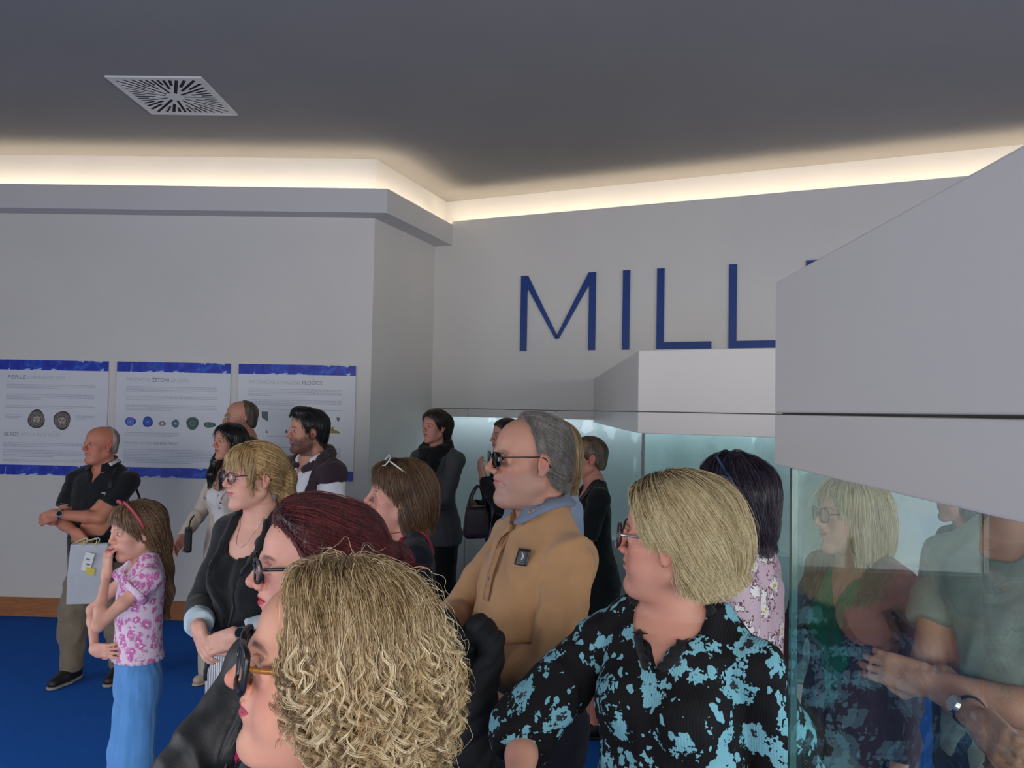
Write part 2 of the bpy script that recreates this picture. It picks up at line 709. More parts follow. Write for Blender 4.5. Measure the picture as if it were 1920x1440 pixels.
# ---------------------------------------------------------------- glass
def glass_mat(name, col, rough=0.0, ior=1.5):
    t = NT(name)
    t.b.inputs['Base Color'].default_value = (*col, 1)
    t.b.inputs['Roughness'].default_value = rough
    t.b.inputs['IOR'].default_value = 1.5
    t.b.inputs['Transmission Weight'].default_value = 1.0
    # thin architectural pane: let direct light through as clear tinted glass
    out = t.t.nodes['Material Output']
    gl = t.n('ShaderNodeBsdfGlossy')
    gl.inputs['Roughness'].default_value = rough
    gl.inputs['Color'].default_value = (0.95, 0.98, 0.98, 1)
    tr = t.n('ShaderNodeBsdfTransparent')
    tr.inputs['Color'].default_value = (*col, 1)
    fr = t.n('ShaderNodeFresnel')
    ge = t.n('ShaderNodeNewGeometry')           # both faces of the pane reflect alike
    t.l(t.math('SUBTRACT', ior, t.math('MULTIPLY', ge.outputs['Backfacing'], ior - 1 / ior)), fr.inputs['IOR'])
    mx = t.n('ShaderNodeMixShader')
    t.l(fr.outputs[0], mx.inputs[0])
    t.l(tr.outputs[0], mx.inputs[1])
    t.l(gl.outputs[0], mx.inputs[2])
    t.l(mx.outputs[0], out.inputs['Surface'])
    t.t.nodes.remove(t.b)
    return t.m


M_GLASS = glass_mat('case_glass', (0.85, 0.94, 0.925))
M_GLASSN = glass_mat('near_case_glass', (0.94, 0.98, 0.975), ior=1.30)      # anti-reflective museum glass
M_GLASSW = glass_mat('wall_case_glass', (0.93, 0.97, 0.98))
M_GEDGE = plain('glass_edge_green', lin(60, 96, 92), 0.15, spec=0.8)
M_CASE = plain('case_white', lin(216, 211, 205), 0.38, var=0.015, scale=3)
M_CASEIN = plain('case_inner_white', lin(225, 230, 232), 0.6)


def thin(p, q, z0, z1, th=0.008):
    d = (q - p).normalized()
    n = Vector((-d.y, d.x)) * th / 2
    return prism('pane', [((p + n).x, (p + n).y), ((q + n).x, (q + n).y), ((q - n).x, (q - n).y), ((p - n).x, (p - n).y)], z0, z1)


# built-in showcase of the rear wall: header panels, panes, base panels, lit interior
def wall_case():
    L = 5.2
    o = empty('wall_showcase', (B1.x, B1.y, 0), 0, label='long glass showcase built into the rear wall under the blue letters', category='showcase')
    off = -Vector((B1.x, B1.y))

    def P(t, n):
        v = B1 + dR * t + nR * n + off
        return v

    def slab(name, t0, t1, n0, n1, z0, z1, mat):
        pts = [P(t0, n0), P(t1, n0), P(t1, n1), P(t0, n1)]
        return link(name, prism(name, [(p.x, p.y) for p in pts], z0, z1), mat, o)
    seams = [0.0]
    for px in (877, 1042):
        seams.append(wall_pt(px, 772)[0])
    w0 = seams[2] - seams[1]
    while seams[-1] < L:
        seams.append(seams[-1] + w0)
    for a, b in zip(seams[:-1], seams[1:]):
        slab('header_panel', a + 0.003, b - 0.003, -0.03, 0.004, Z_GT, Z_SEAM - 0.006, M_CASE)
        slab('pane', a + 0.002, b - 0.002, -0.02, -0.012, Z_GB, Z_GT, M_GLASSW)
        slab('base_panel', a + 0.003, b - 0.003, -0.03, 0.004, 0.06, Z_GB - 0.006, M_CASE)
    slab('display_floor', 0, L, -0.75, -0.03, Z_GB - 0.03, Z_GB - 0.008, M_CASEIN)
    slab('back_panel', 0, L, -0.77, -0.75, Z_GB - 0.03, Z_GT + 0.07, plain('showcase_back', lin(176, 204, 236), 0.7))
    slab('case_top', 0, L, -0.75, -0.03, Z_GT + 0.055, Z_GT + 0.07, M_CASEIN)
    slab('side_panel', 0.0, 0.02, -0.75, -0.03, Z_GB - 0.03, Z_GT, M_CASEIN)
    t = NT('case_tube')
    t.b.inputs['Emission Color'].default_value = (0.70, 0.86, 1.0, 1)
    t.b.inputs['Emission Strength'].default_value = 6.0
    slab('light_tube', 0.05, L, -0.10, -0.06, Z_GT + 0.03, Z_GT + 0.05, t.m)


wall_case()


def display_case(name, fp, zb_, label, hood_top, n_skip=(), inset=0.03, posts=(0,), post=None, glass=None):
    """free-standing case: white base, glass panes around, two-part white hood over footprint fp"""
    c = sum(fp, Vector((0, 0))) / len(fp)
    o = empty(name, (c.x, c.y, 0), 0, label=label, category='display case')
    f = [p - c for p in fp]
    n = len(f)

    def ins(k):
        # inset polygon
        out = []
        for i in range(n):
            a, b, d = f[i - 1], f[i], f[(i + 1) % n]
            e1 = (b - a).normalized()
            e2 = (d - b).normalized()
            n1 = Vector((-e1.y, e1.x))
            n2 = Vector((-e2.y, e2.x))
            m = (n1 + n2)
            m = m / max(0.2, m.dot(n1))
            out.append(b + m * k)
        return out
    pol = lambda pts: [(p.x, p.y) for p in pts]
    link('hood_upper', prism('hood_upper', pol(f), Z_SEAM + 0.001, hood_top, 0.004), M_CASE, o)
    link('hood_joint', prism('hood_joint', pol(ins(0.012)), Z_SEAM - 0.008, Z_SEAM + 0.006), plain('joint_dark', lin(70, 66, 64), 0.7), o)
    link('hood_lower', prism('hood_lower', pol(f), Z_SEAM - 0.102, Z_SEAM - 0.0025, 0.004), M_CASE, o)
    g = ins(inset)
    zt_ = Z_SEAM - 0.10
    for i in range(n):
        if i in n_skip:
            continue
        a, b = g[i], g[(i + 1) % n]
        d = (b - a).normalized()
        link('pane', thin(a + d * 0.007, b - d * 0.007, zb_, zt_, 0.01), glass or M_GLASS, o)
    for i in posts:
        q = g[i]
        link('corner_seal', prism('corner_seal', [(q.x - 0.006, q.y - 0.006), (q.x + 0.006, q.y - 0.006), (q.x + 0.006, q.y + 0.006), (q.x - 0.006, q.y + 0.006)], zb_, zt_), M_GEDGE if i != post else plain('seal_dark', lin(16, 24, 26), 0.3), o)
    link('base', prism('base', pol(ins(0.01)), 0.08, zb_, 0.004), M_CASE, o)
    link('plinth', prism('plinth', pol(ins(0.05)), 0, 0.08), plain('plinth_grey', lin(120, 120, 122), 0.6), o)
    link('display_floor', prism('display_floor', pol(ins(inset + 0.012)), zb_, zb_ + 0.012), M_CASEIN, o)
    return o


# near case, at the right edge of the frame: its long side runs away from the camera
NC = at(1452, 778, 1.53)
dN = Vector((0.045, 1.0)).normalized()
nN = Vector((dN.y, -dN.x))
n0 = Vector((NC.x, NC.y))
near_fp = [n0, n0 - dN * 1.35, n0 - dN * 1.35 + nN * 0.42, n0 + nN * 0.42]
zh = CAM_Z + (at(1452, 529, 1.53).z - CAM_Z)
display_case('display_case', near_fp, 0.86, 'large white-hooded glass display case filling the right edge', zh, posts=(0, 1), glass=M_GLASSN)
# middle case, running back to the rear wall
MC = at(1196, 764, 3.62)
m0 = Vector((MC.x, MC.y))
far = Vector((*hit_line(1113, tuple(B1 + nR * 0.02), dR),))
e2 = at(1700, 764, 3.10)
dE = (Vector((e2.x, e2.y)) - m0).normalized()
m3 = m0 + dE * 1.05
far2 = Vector((*hit_line(1500, tuple(B1 + nR * 0.02), dR),))
display_case('display_case', [m0, m3, far2, far], 0.66, 'white-hooded glass display case standing against the rear wall below the letters', at(1196, 657, 3.62).z, n_skip=(2,), post=0, posts=(0, 1))

# ---------------------------------------------------------------- posters on the left wall
def band_mat(seed):
    """blue printed band with pale swooshes"""
    t = NT('poster_band')
    v = t.coord((1, 1, 1))
    n1 = t.noise(v, 7, 4, 0.6, 1.5)
    n1.inputs['Vector'].default_value = (0, 0, 0)
    base = t.ramp(n1.outputs['Fac'], [(0.3, lin(28, 40, 150)), (0.55, lin(40, 66, 190)), (0.75, lin(60, 120, 220))])
    wv = t.n('ShaderNodeTexWave', wave_type='RINGS')
    wv.inputs['Scale'].default_value = 3.0
    wv.inputs['Distortion'].default_value = 7.0
    wv.inputs['Detail'].default_value = 2.0
    t.l(v, wv.inputs['Vector'])
    f = t.math('MULTIPLY', t.math('GREATER_THAN', wv.outputs['Fac'], 0.93), t.math('GREATER_THAN', n1.outputs['Fac'], 0.53))
    t.l(t.mix(f, base, lin(190, 210, 240)), t.b.inputs['Base Color'])
    t.b.inputs['Roughness'].default_value = 0.4
    return t.m


M_BAND = band_mat(0)
M_TXT = plain('print_grey', lin(186, 191, 206), 0.6)
M_TXTD = plain('print_dark', lin(120, 124, 144), 0.6)
M_SWOOSH = plain('print_white', lin(214, 222, 242), 0.5)


def bead_mat(name, cols, scale):
    t = NT(name)
    tc = t.n('ShaderNodeTexCoord')
    ln = t.n('ShaderNodeVectorMath', operation='LENGTH')
    t.l(tc.outputs['Object'], ln.inputs[0])
    nz = t.noise(tc.outputs['Object'], scale * 30, 2)
    f = t.math('ADD', t.math('MULTIPLY', ln.outputs['Value'], scale), t.math('MULTIPLY', nz.outputs['Fac'], 0.22))
    t.l(t.ramp(f, cols, 'CONSTANT'), t.b.inputs['Base Color'])
    t.b.inputs['Roughness'].default_value = 0.4
    return t.m


def poster(x0p, x1p, ytop0, ybot0, label, heading, head2, paras, pics, extra=None):
    a = at(x0p, ytop0, YL - 0.03)
    b = at(x1p, ytop0 + ROLL * (x1p - x0p), YL - 0.03)
    bt = at(x0p, ybot0, YL - 0.03)
    W_, H_ = b.x - a.x, a.z - bt.z
    o = empty('poster', (a.x, YL - 0.004 - 0.012 + 0.1 * (0.0), bt.z), 0, label=label, category='poster', group='blue-banded information boards on the left wall')
    # the left wall leans slightly; follow it
    o.rotation_euler = (0, 0, -math.atan2(0.10, A1.x - A0.x))
    yy = YL + 0.10 * (A1.x - a.x) / (A1.x - A0.x)
    o.location.y = yy - 0.0125
    link('board', box_mesh('board', (W_ / 2, 0.003, H_ / 2), (W_ / 2, 0.009, H_ / 2)), M_BOARD, o)
    bh = 0.083
    for nm, z in (('band', H_ - bh / 2), ('band', bh / 2)):
        me = box_mesh(nm, (0, 0, 0), (W_ / 2, 0.0008, bh / 2))
        bo = link(nm, me, M_BAND, o)
        bo.location = (W_ / 2, -0.0068, z)
        # swoosh and hook motifs printed on the band
        s = smooth_path([(-0.24, -0.0014, 0.030), (-0.20, -0.0014, 0.0), (-0.15, -0.0014, -0.012), (-0.10, -0.0014, -0.03)], 14)
        if z < 0.2:
            s = s * np.array([1, 1, -1])
        sm = tube_mesh('motif', s, np.array([0.001 + 0.011 * math.sin(math.pi * i / 13) for i in range(14)]), 6, flat=0.05)
        link('motif', sm, M_SWOOSH, bo)
        k = smooth_path([(0.02, -0.0014, -0.035), (0.05, -0.0014, 0.0), (0.075, -0.0014, 0.026), (0.06, -0.0014, 0.034), (0.045, -0.0014, 0.018)], 16)
        link('motif', tube_mesh('motif', k, 0.0032, 5, flat=0.05), M_SWOOSH, bo)
        k = np.array([(-0.355, -0.0014, 0.03), (-0.356, -0.0014, -0.03)])
        link('motif', tube_mesh('motif', k, 0.0018, 5, flat=0.1), M_SWOOSH, bo)

    def txt(body, x, z, width, size, mat, bold=False):
        me = text_mesh('lettering', body, size, 0.0, 'LEFT', width)
        t_ = link('lettering', me, mat, o)
        t_.location = (x, -0.0066, z)
        t_.rotation_euler = (math.pi / 2, 0, 0)
    lm = 0.09 * W_
    for (body, x, z, width, size, m) in heading:
        txt(body, x * W_, z * H_, width * W_, size, M_TXTD if m else M_TXT)
    # unreadable body copy: rows of short dashes
    rnd = random.Random(len(label))
    for (x, z, wd, rows, last) in paras:
        bm = bmesh.new()
        for r_ in range(rows):
            xx = x * W_
            xe = (x + wd * (last if r_ == rows - 1 else 1.0)) * W_
            while xx < xe - 0.006:
                l_ = min(rnd.uniform(0.008, 0.034), xe - xx)
                bm_box(bm, (xx + l_ / 2, -0.0064, z * H_ - r_ * 0.0135), (l_ / 2, 0.0004, 0.0028))
                xx += l_ + 0.0045
        link('text_block', bm_mesh('text_block', bm), M_TXT, o, kind='stuff')
    for (x, z, rx, rz_, mat, shape) in pics:
        bm = bmesh.new()
        if shape == 'disc':
            bmesh.ops.create_circle(bm, cap_ends=True, radius=1.0, segments=28)
            for v_ in bm.verts:
                wob = 1 + 0.05 * math.sin(3 * math.atan2(v_.co.y, v_.co.x) + x * 9)
                v_.co = Vector((v_.co.x * rx * wob, 0, v_.co.y * rz_ * wob))
            g = bmesh.ops.extrude_face_region(bm, geom=list(bm.faces))
            for v_ in [e for e in g['geom'] if isinstance(e, bmesh.types.BMVert)]:
                v_.co.y -= 0.001
        else:
            pts = shape
            vs = [bm.verts.new((px_ * rx, 0, pz_ * rz_)) for px_, pz_ in pts]
            fc = bm.faces.new(vs)
            g = bmesh.ops.extrude_face_region(bm, geom=[fc])
            for v_ in [e for e in g['geom'] if isinstance(e, bmesh.types.BMVert)]:
                v_.co.y -= 0.001
        p_ = link('picture', bm_mesh('picture', bm), mat, o)
        p_.location = (x * W_, -0.0062, z * H_)
        if extra and shape == 'disc':
            extra(p_, rx, rz_)
    return o


def face_print(p_, rx, rz_):
    """the simple face drawn on the round beads: fringe, eyes, nose, mouth"""
    md = plain('bead_line', lin(60, 48, 44), 0.5)
    for s in (-1, 1):
        link('eye_mark', box_mesh('eye_mark', (s * rx * 0.2, -0.0016, rz_ * 0.02), (rx * 0.11, 0.0004, rz_ * 0.05)), md, p_)
    link('nose_mark', box_mesh('nose_mark', (0, -0.0016, -rz_ * 0.12), (rx * 0.03, 0.0004, rz_ * 0.12)), md, p_)
    link('mouth_mark', box_mesh('mouth_mark', (0, -0.0016, -rz_ * 0.3), (rx * 0.13, 0.0004, rz_ * 0.03)), md, p_)
    for k in range(4):
        link('fringe_mark', box_mesh('fringe_mark', (rx * (-0.24 + 0.16 * k), -0.0016, rz_ * 0.36), (rx * 0.035, 0.0004, rz_ * 0.12)), md, p_)


cream, dk = lin(190, 180, 168), lin(66, 58, 56)
M_BEADA = bead_mat('bead_face', [(0.0, cream), (0.55, dk), (0.64, lin(150, 138, 126)), (0.78, dk), (0.86, lin(140, 134, 126)), (0.97, lin(60, 60, 58))], 1 / 0.075)
M_BLUE1 = bead_mat('token_blue', [(0.0, lin(150, 180, 225)), (0.3, lin(50, 90, 190)), (0.5, lin(120, 150, 215)), (0.68, lin(34, 66, 170))], 1 / 0.05)
M_BLUE2 = bead_mat('token_deep_blue', [(0.0, lin(90, 140, 210)), (0.35, lin(34, 84, 182)), (0.75, lin(24, 66, 160))], 1 / 0.05)
M_GRN1 = bead_mat('token_teal', [(0.0, lin(180, 190, 190)), (0.3, lin(96, 124, 134)), (0.6, lin(70, 100, 110))], 1 / 0.04)
M_GRN2 = bead_mat('token_green', [(0.0, lin(70, 96, 86)), (0.35, lin(96, 122, 108)), (0.55, lin(62, 88, 78)), (0.9, lin(92, 116, 104))], 1 / 0.06)
M_PINKT = bead_mat('token_mauve', [(0.0, lin(214, 206, 206)), (0.4, lin(140, 124, 128)), (0.7, lin(170, 160, 160))], 1 / 0.04)
M_GOLD = plain('print_ochre', lin(150, 134, 66), 0.5, var=0.25, scale=40)
M_SHARD = plain('print_shard', lin(96, 108, 108), 0.5, var=0.4, scale=60)

poster(-22, 197, 672.6, 890.5, 'information board with two round face beads, leftmost on the left wall',
       [('PERLE', 0.115, 0.835, 0.16, 0.045, 1), ('S PRIKAZOM LICA', 0.295, 0.835, 0.33, 0.042, 0), ('BEADS', 0.105, 0.335, 0.125, 0.045, 1), ('WITH A FACE MOTIF', 0.25, 0.335, 0.35, 0.042, 0)], None,
       [(0.11, 0.785, 0.78, 3, 0.6), (0.11, 0.70, 0.78, 4, 0.4), (0.11, 0.60, 0.78, 2, 0.75), (0.105, 0.52, 0.15, 3, 0.8), (0.72, 0.52, 0.17, 3, 0.6), (0.105, 0.275, 0.80, 3, 0.5), (0.105, 0.215, 0.80, 5, 0.55), (0.105, 0.13, 0.8, 2, 0.8)],
       [(0.385, 0.485, 0.072, 0.079, M_BEADA, 'disc'), (0.61, 0.48, 0.072, 0.079, M_BEADA, 'disc')], face_print)
poster(213, 430, 677, 895, 'information board with a row of blue and green tokens, middle one',
       [('MOZAIČNI', 0.09, 0.83, 0.20, 0.042, 0), ('ŽETONI', 0.31, 0.83, 0.15, 0.045, 1), ('ZA IGRU', 0.475, 0.83, 0.16, 0.042, 0), ('MOSAIC GLASS', 0.085, 0.285, 0.24, 0.03, 0), ('GAMING PIECES', 0.34, 0.285, 0.22, 0.03, 1)], None,
       [(0.09, 0.785, 0.80, 4, 0.7), (0.09, 0.70, 0.80, 3, 0.4), (0.09, 0.625, 0.80, 4, 0.5), (0.085, 0.385, 0.48, 3, 0.9), (0.085, 0.24, 0.85, 9, 0.7)],
       [(0.135, 0.48, 0.046, 0.036, M_BLUE1, 'disc'), (0.287, 0.48, 0.043, 0.045, M_BLUE2, 'disc'), (0.415, 0.468, 0.034, 0.02, M_PINKT, 'disc'), (0.53, 0.47, 0.032, 0.034, M_GRN1, 'disc'), (0.68, 0.475, 0.053, 0.055, M_GRN2, 'disc'), (0.83, 0.465, 0.052, 0.024, M_GRN2, 'disc')])
sq = [(-1, 1), (0.9, 1), (1, -1), (0.3, -0.7), (-0.2, -0.5), (-0.9, -0.2)]
tri = [(-0.9, 1), (1, 0.8), (0.2, -1), (-0.3, -0.6)]
tri2 = [(-0.4, 1), (0.6, 0.1), (1, -0.8), (-1, -1)]
ship = [(-1, -0.9), (-0.95, 0.3), (-0.6, 0.55), (-0.1, 0.4), (0.0, 0.95), (0.2, 0.8), (0.25, 0.2), (0.55, -0.1), (0.95, -0.45), (1, -0.9)]
poster(445, 667, 681.5, 899, 'information board with glass fragments behind the bearded man',
       [('MOZAIČNE', 0.095, 0.83, 0.22, 0.042, 0), ('STAKLENE', 0.33, 0.83, 0.20, 0.042, 0), ('PLOČICE', 0.545, 0.83, 0.17, 0.042, 1)], None,
       [(0.09, 0.785, 0.80, 5, 0.25), (0.09, 0.69, 0.80, 4, 0.5), (0.09, 0.61, 0.8, 1, 1.0), (0.27, 0.375, 0.62, 1, 0.9), (0.09, 0.28, 0.80, 8, 0.7)],
       [(0.235, 0.545, 0.027, 0.042, M_SHARD, sq), (0.255, 0.415, 0.01, 0.012, M_SHARD, tri2), (0.425, 0.42, 0.014, 0.014, M_SHARD, tri2), (0.75, 0.53, 0.012, 0.02, M_SHARD, tri), (0.86, 0.53, 0.018, 0.02, M_SHARD, tri), (0.81, 0.44, 0.068, 0.03, M_GOLD, ship)])

# ================================================================ signed-distance sculpting
def smin(a, b, k):
    if k <= 0:
        return np.minimum(a, b)
    h = np.clip(0.5 + 0.5 * (b - a) / k, 0, 1)
    return b + (a - b) * h - k * h * (1 - h)


class Frame:
    """local frame: p_local = (p - c) @ R / s"""
    def __init__(s, c=(0, 0, 0), R=None, sc=1.0):
        s.c = np.asarray(c, float)
        s.R = np.eye(3) if R is None else np.asarray(R, float)
        s.s = sc

    def to(s, P):
        return (P - s.c) @ s.R / s.s

    def out(s, P):
        return np.asarray(P, float) @ s.R.T * s.s + s.c

    def dir(s, v):
        return np.asarray(v, float) @ s.R.T


ID = Frame()
BIG = 0.09


class SDF:
    def __init__(s):
        s.p = []

    def add(s, f, lo, hi, k=0.01, op='u', fr=ID):
        lo, hi = np.asarray(lo, float), np.asarray(hi, float)
        if fr is not ID:
            c = np.array([[x, y, z] for x in (lo[0], hi[0]) for y in (lo[1], hi[1]) for z in (lo[2], hi[2])])
            w_ = fr.out(c)
            lo, hi = w_.min(0), w_.max(0)
            g = lambda P, f=f, fr=fr: f(fr.to(P)) * fr.s
            s.p.append((g, lo, hi, k * fr.s, op))
        else:
            s.p.append((f, lo, hi, k, op))
        return s

    def cone(s, a, b, r1, r2, k=0.01, op='u', fr=ID):
        a, b = np.asarray(a, float), np.asarray(b, float)
        d = b - a
        dd = max(d @ d, 1e-9)

        def f(P):
            q = P - a
            h = np.clip(q @ d / dd, 0, 1)
            return np.linalg.norm(q - h[:, None] * d, axis=1) - (r1 + (r2 - r1) * h)
        m = max(r1, r2)
        return s.add(f, np.minimum(a, b) - m, np.maximum(a, b) + m, k, op, fr)

    def chain(s, pts, rs, k=0.01, op='u', fr=ID):
        for i in range(len(pts) - 1):
            s.cone(pts[i], pts[i + 1], rs[i], rs[i + 1], k, op, fr)
        return s

    def ball(s, c, r, k=0.01, op='u', fr=ID):
        return s.cone(c, np.asarray(c) + 1e-4, r, r, k, op, fr)

    def ell(s, c, r, k=0.01, op='u', fr=ID, R=None):
        c, r = np.asarray(c, float), np.asarray(r, float)
        Rm = None if R is None else np.asarray(R, float)

        def f(P):
            q = P - c
            if Rm is not None:
                q = q @ Rm
            k0 = np.linalg.norm(q / r, axis=1)
            k1 = np.linalg.norm(q / (r * r), axis=1)
            return np.where(k1 > 1e-6, k0 * (k0 - 1) / np.maximum(k1, 1e-6), -r.min())
        m = r if Rm is None else np.full(3, r.max())
        return s.add(f, c - m, c + m, k, op, fr)

    def rbox(s, c, half, rad, k=0.01, op='u', fr=ID, R=None):
        c, half = np.asarray(c, float), np.asarray(half, float)
        Rm = np.eye(3) if R is None else np.asarray(R, float)

        def f(P):
            q = np.abs((P - c) @ Rm) - (half - rad)
            return np.linalg.norm(np.maximum(q, 0), axis=1) + np.minimum(q.max(1), 0) - rad
        m = np.full(3, np.linalg.norm(half))
        return s.add(f, c - m, c + m, k, op, fr)

    def loft(s, T, k=0.02, op='u', inf=0.0, n=2.4, zr=None, fr=ID):
        """T rows: z, half-width, half-depth, y-centre"""
        T = np.asarray(sorted(T), float)
        z, a, b, y = T.T
        z0, z1 = (z[0], z[-1]) if zr is None else zr

        def f(P):
            zz = P[:, 2]
            A = np.interp(zz, z, a) + inf
            B = np.interp(zz, z, b) + inf
            yc = np.interp(zz, z, y)
            q = ((np.abs(P[:, 0]) / A) ** n + (np.abs(P[:, 1] - yc) / B) ** n) ** (1 / n)
            d = (q - 1) * np.minimum(A, B)
            return np.maximum(d, np.maximum(z0 - zz, zz - z1))
        m = a.max() + inf
        mb = (np.abs(y) + b).max() + inf
        return s.add(f, (-m, -mb, z0), (m, mb, z1), k, op, fr)

    def cut(s, f, k=0.004):
        """keep only where f < 0 (applies to all added so far)"""
        s.p.append((f, None, None, k, 'i'))
        return s

    def ev(s, P):
        P = np.asarray(P, float)
        d = np.full(len(P), BIG)
        if not len(P):
            return d
        bl, bh = P.min(0), P.max(0)
        for f, lo, hi, k, op in s.p:
            if op == 'i':
                d = -smin(-d, -f(P), k)
                continue
            pad = k + 0.05
            if (bl > hi + pad).any() or (bh < lo - pad).any():
                continue
            m = np.all((P > lo - pad) & (P < hi + pad), axis=1)
            if not m.any():
                continue
            v = f(P[m])
            if op == 'u':
                d[m] = smin(d[m], v, k)
            else:
                d[m] = -smin(-d[m], v, k)
        return d

    def grad(s, P, e=0.0012):
        g = np.empty_like(P)
        for i in range(3):
            o = np.zeros(3)
            o[i] = e
            g[:, i] = s.ev(P + o) - s.ev(P - o)
        return g / (np.linalg.norm(g, axis=1, keepdims=True) + 1e-9)

    def mesh(s, h):
        los = [p[1] for p in s.p if p[4] == 'u']
        his = [p[2] for p in s.p if p[4] == 'u']
        lo = np.min(los, 0) - 3 * h
        hi = np.max(his, 0) + 3 * h
        n = np.ceil((hi - lo) / h).astype(int) + 1
        ax = [lo[i] + h * np.arange(n[i]) for i in range(3)]
        D = np.full(n, BIG, np.float32)
        for f, l, u, k, op in s.p:
            if op == 'i':
                i0, i1 = np.zeros(3, int), n
            else:
                pad = k + 3 * h
                i0 = np.clip(np.floor((l - pad - lo) / h).astype(int), 0, n)
                i1 = np.clip(np.ceil((u + pad - lo) / h).astype(int) + 1, 0, n)
            if (i1 <= i0).any():
                continue
            sl = tuple(slice(a, b) for a, b in zip(i0, i1))
            sub = D[sl]
            if op == 'u':
                G = np.meshgrid(*[ax[i][i0[i]:i1[i]] for i in range(3)], indexing='ij')
                P = np.stack([g.ravel() for g in G], 1)
                D[sl] = smin(sub, f(P).reshape(sub.shape).astype(np.float32), k)
            else:
                idx = np.argwhere(sub < (0.03 + k))       # only near or inside the solid
                if not len(idx):
                    continue
                P = lo + h * (idx + i0)
                v = f(P).astype(np.float32)
                cur = sub[idx[:, 0], idx[:, 1], idx[:, 2]]
                new = -smin(-cur, v if op == 's' else -v, k)
                sub[idx[:, 0], idx[:, 1], idx[:, 2]] = new
                D[sl] = sub
        s.D, s.D0, s.Dh = D, lo, h
        g = vdb.FloatGrid()
        g.copyFromArray(np.ascontiguousarray(D))
        V, T, Q = g.convertToPolygons(0.0, 0.0)
        V = np.asarray(V, float) * h + lo
        Q = np.asarray(Q, np.int64)
        # orientation: make normals point outwards
        if len(Q):
            a, b, c = V[Q[:, 0]], V[Q[:, 1]], V[Q[:, 2]]
            if np.einsum('ij,ij->', a, np.cross(b, c)) < 0:
                Q = Q[:, ::-1]
        return V, Q


class GridSDF:
    """fast trilinear look-up of an SDF that has been meshed"""
    def __init__(s, S):
        s.D, s.o, s.h = S.D, S.D0, S.Dh
        s.n = np.array(s.D.shape)

    def ev(s, P):
        q = (P - s.o) / s.h
        i = np.clip(np.floor(q).astype(int), 0, s.n - 2)
        f = np.clip(q - i, 0, 1)
        out = ((q < -0.5) | (q > s.n - 0.5)).any(1)
        x, y, z = i.T
        a, b, c = f.T
        D = s.D
        r = ((D[x, y, z] * (1 - c) + D[x, y, z + 1] * c) * (1 - b) + (D[x, y + 1, z] * (1 - c) + D[x, y + 1, z + 1] * c) * b) * (1 - a) + \
               ((D[x + 1, y, z] * (1 - c) + D[x + 1, y, z + 1] * c) * (1 - b) + (D[x + 1, y + 1, z] * (1 - c) + D[x + 1, y + 1, z + 1] * c) * b) * a
        return np.where(out, BIG, r)

    grad = SDF.grad


_NT = np.random.RandomState(11).rand(32, 32, 32)


def vnoise(P):
    """trilinear value noise, one lattice cell per unit"""
    i = np.floor(P).astype(int)
    f = P - i
    f = f * f * (3 - 2 * f)
    r = 0
    for dx in (0, 1):
        for dy in (0, 1):
            for dz in (0, 1):
                wgt = (f[:, 0] if dx else 1 - f[:, 0]) * (f[:, 1] if dy else 1 - f[:, 1]) * (f[:, 2] if dz else 1 - f[:, 2])
                r = r + wgt * _NT[(i[:, 0] + dx) & 31, (i[:, 1] + dy) & 31, (i[:, 2] + dz) & 31]
    return r


def vert_normals(V, Q):
    n = np.cross(V[Q[:, 2]] - V[Q[:, 0]], V[Q[:, 3]] - V[Q[:, 1]])
    N = np.zeros_like(V)
    for i in range(4):
        np.add.at(N, Q[:, i], n)
    return N / (np.linalg.norm(N, axis=1, keepdims=True) + 1e-12)


def relax(V, Q, it=1, w_=0.5):
    for _ in range(it):
        S = np.zeros_like(V)
        C = np.zeros(len(V))
        for i in range(4):
            for j in (1, 3):
                np.add.at(S, Q[:, i], V[Q[:, (i + j) % 4]])
                np.add.at(C, Q[:, i], 1)
        V = V * (1 - w_) + w_ * S / np.maximum(C, 1)[:, None]
    return V


def coarsen(V, Q, hid, cell=0.022):
    """merge points that nobody can see (under clothes) into a coarser net"""
    key = np.floor(V / cell).astype(np.int64)
    key = key - key.min(0)
    key = (key[:, 0] * 4096 + key[:, 1]) * 4096 + key[:, 2]
    ids = np.arange(len(V))
    hi = np.nonzero(hid)[0]
    u, inv = np.unique(key[hi], return_inverse=True)
    new = np.full(len(V), -1)
    keep = np.nonzero(~hid)[0]
    new[keep] = np.arange(len(keep))
    new[hi] = len(keep) + inv
    C = np.zeros((len(u), 3))
    n = np.zeros(len(u))
    np.add.at(C, inv, V[hi])
    np.add.at(n, inv, 1)
    V2 = np.vstack([V[keep], C / n[:, None]])
    q = new[Q]
    T = []
    eq = np.stack([q[:, i] == q[:, (i + 1) % 4] for i in range(4)], 1)
    ne = eq.sum(1)
    diag = (q[:, 0] == q[:, 2]) | (q[:, 1] == q[:, 3])
    full = q[(ne == 0) & ~diag]
    one = (ne == 1) & ~diag
    for i in range(4):
        m = one & eq[:, i]
        T.append(np.delete(q[m], i, axis=1))
    T = np.concatenate(T)
    # drop repeated faces
    def uniq(F):
        if not len(F):
            return F
        _, k = np.unique(np.sort(F, 1), axis=0, return_index=True)
        return F[k]
    return V2, uniq(full), uniq(T)


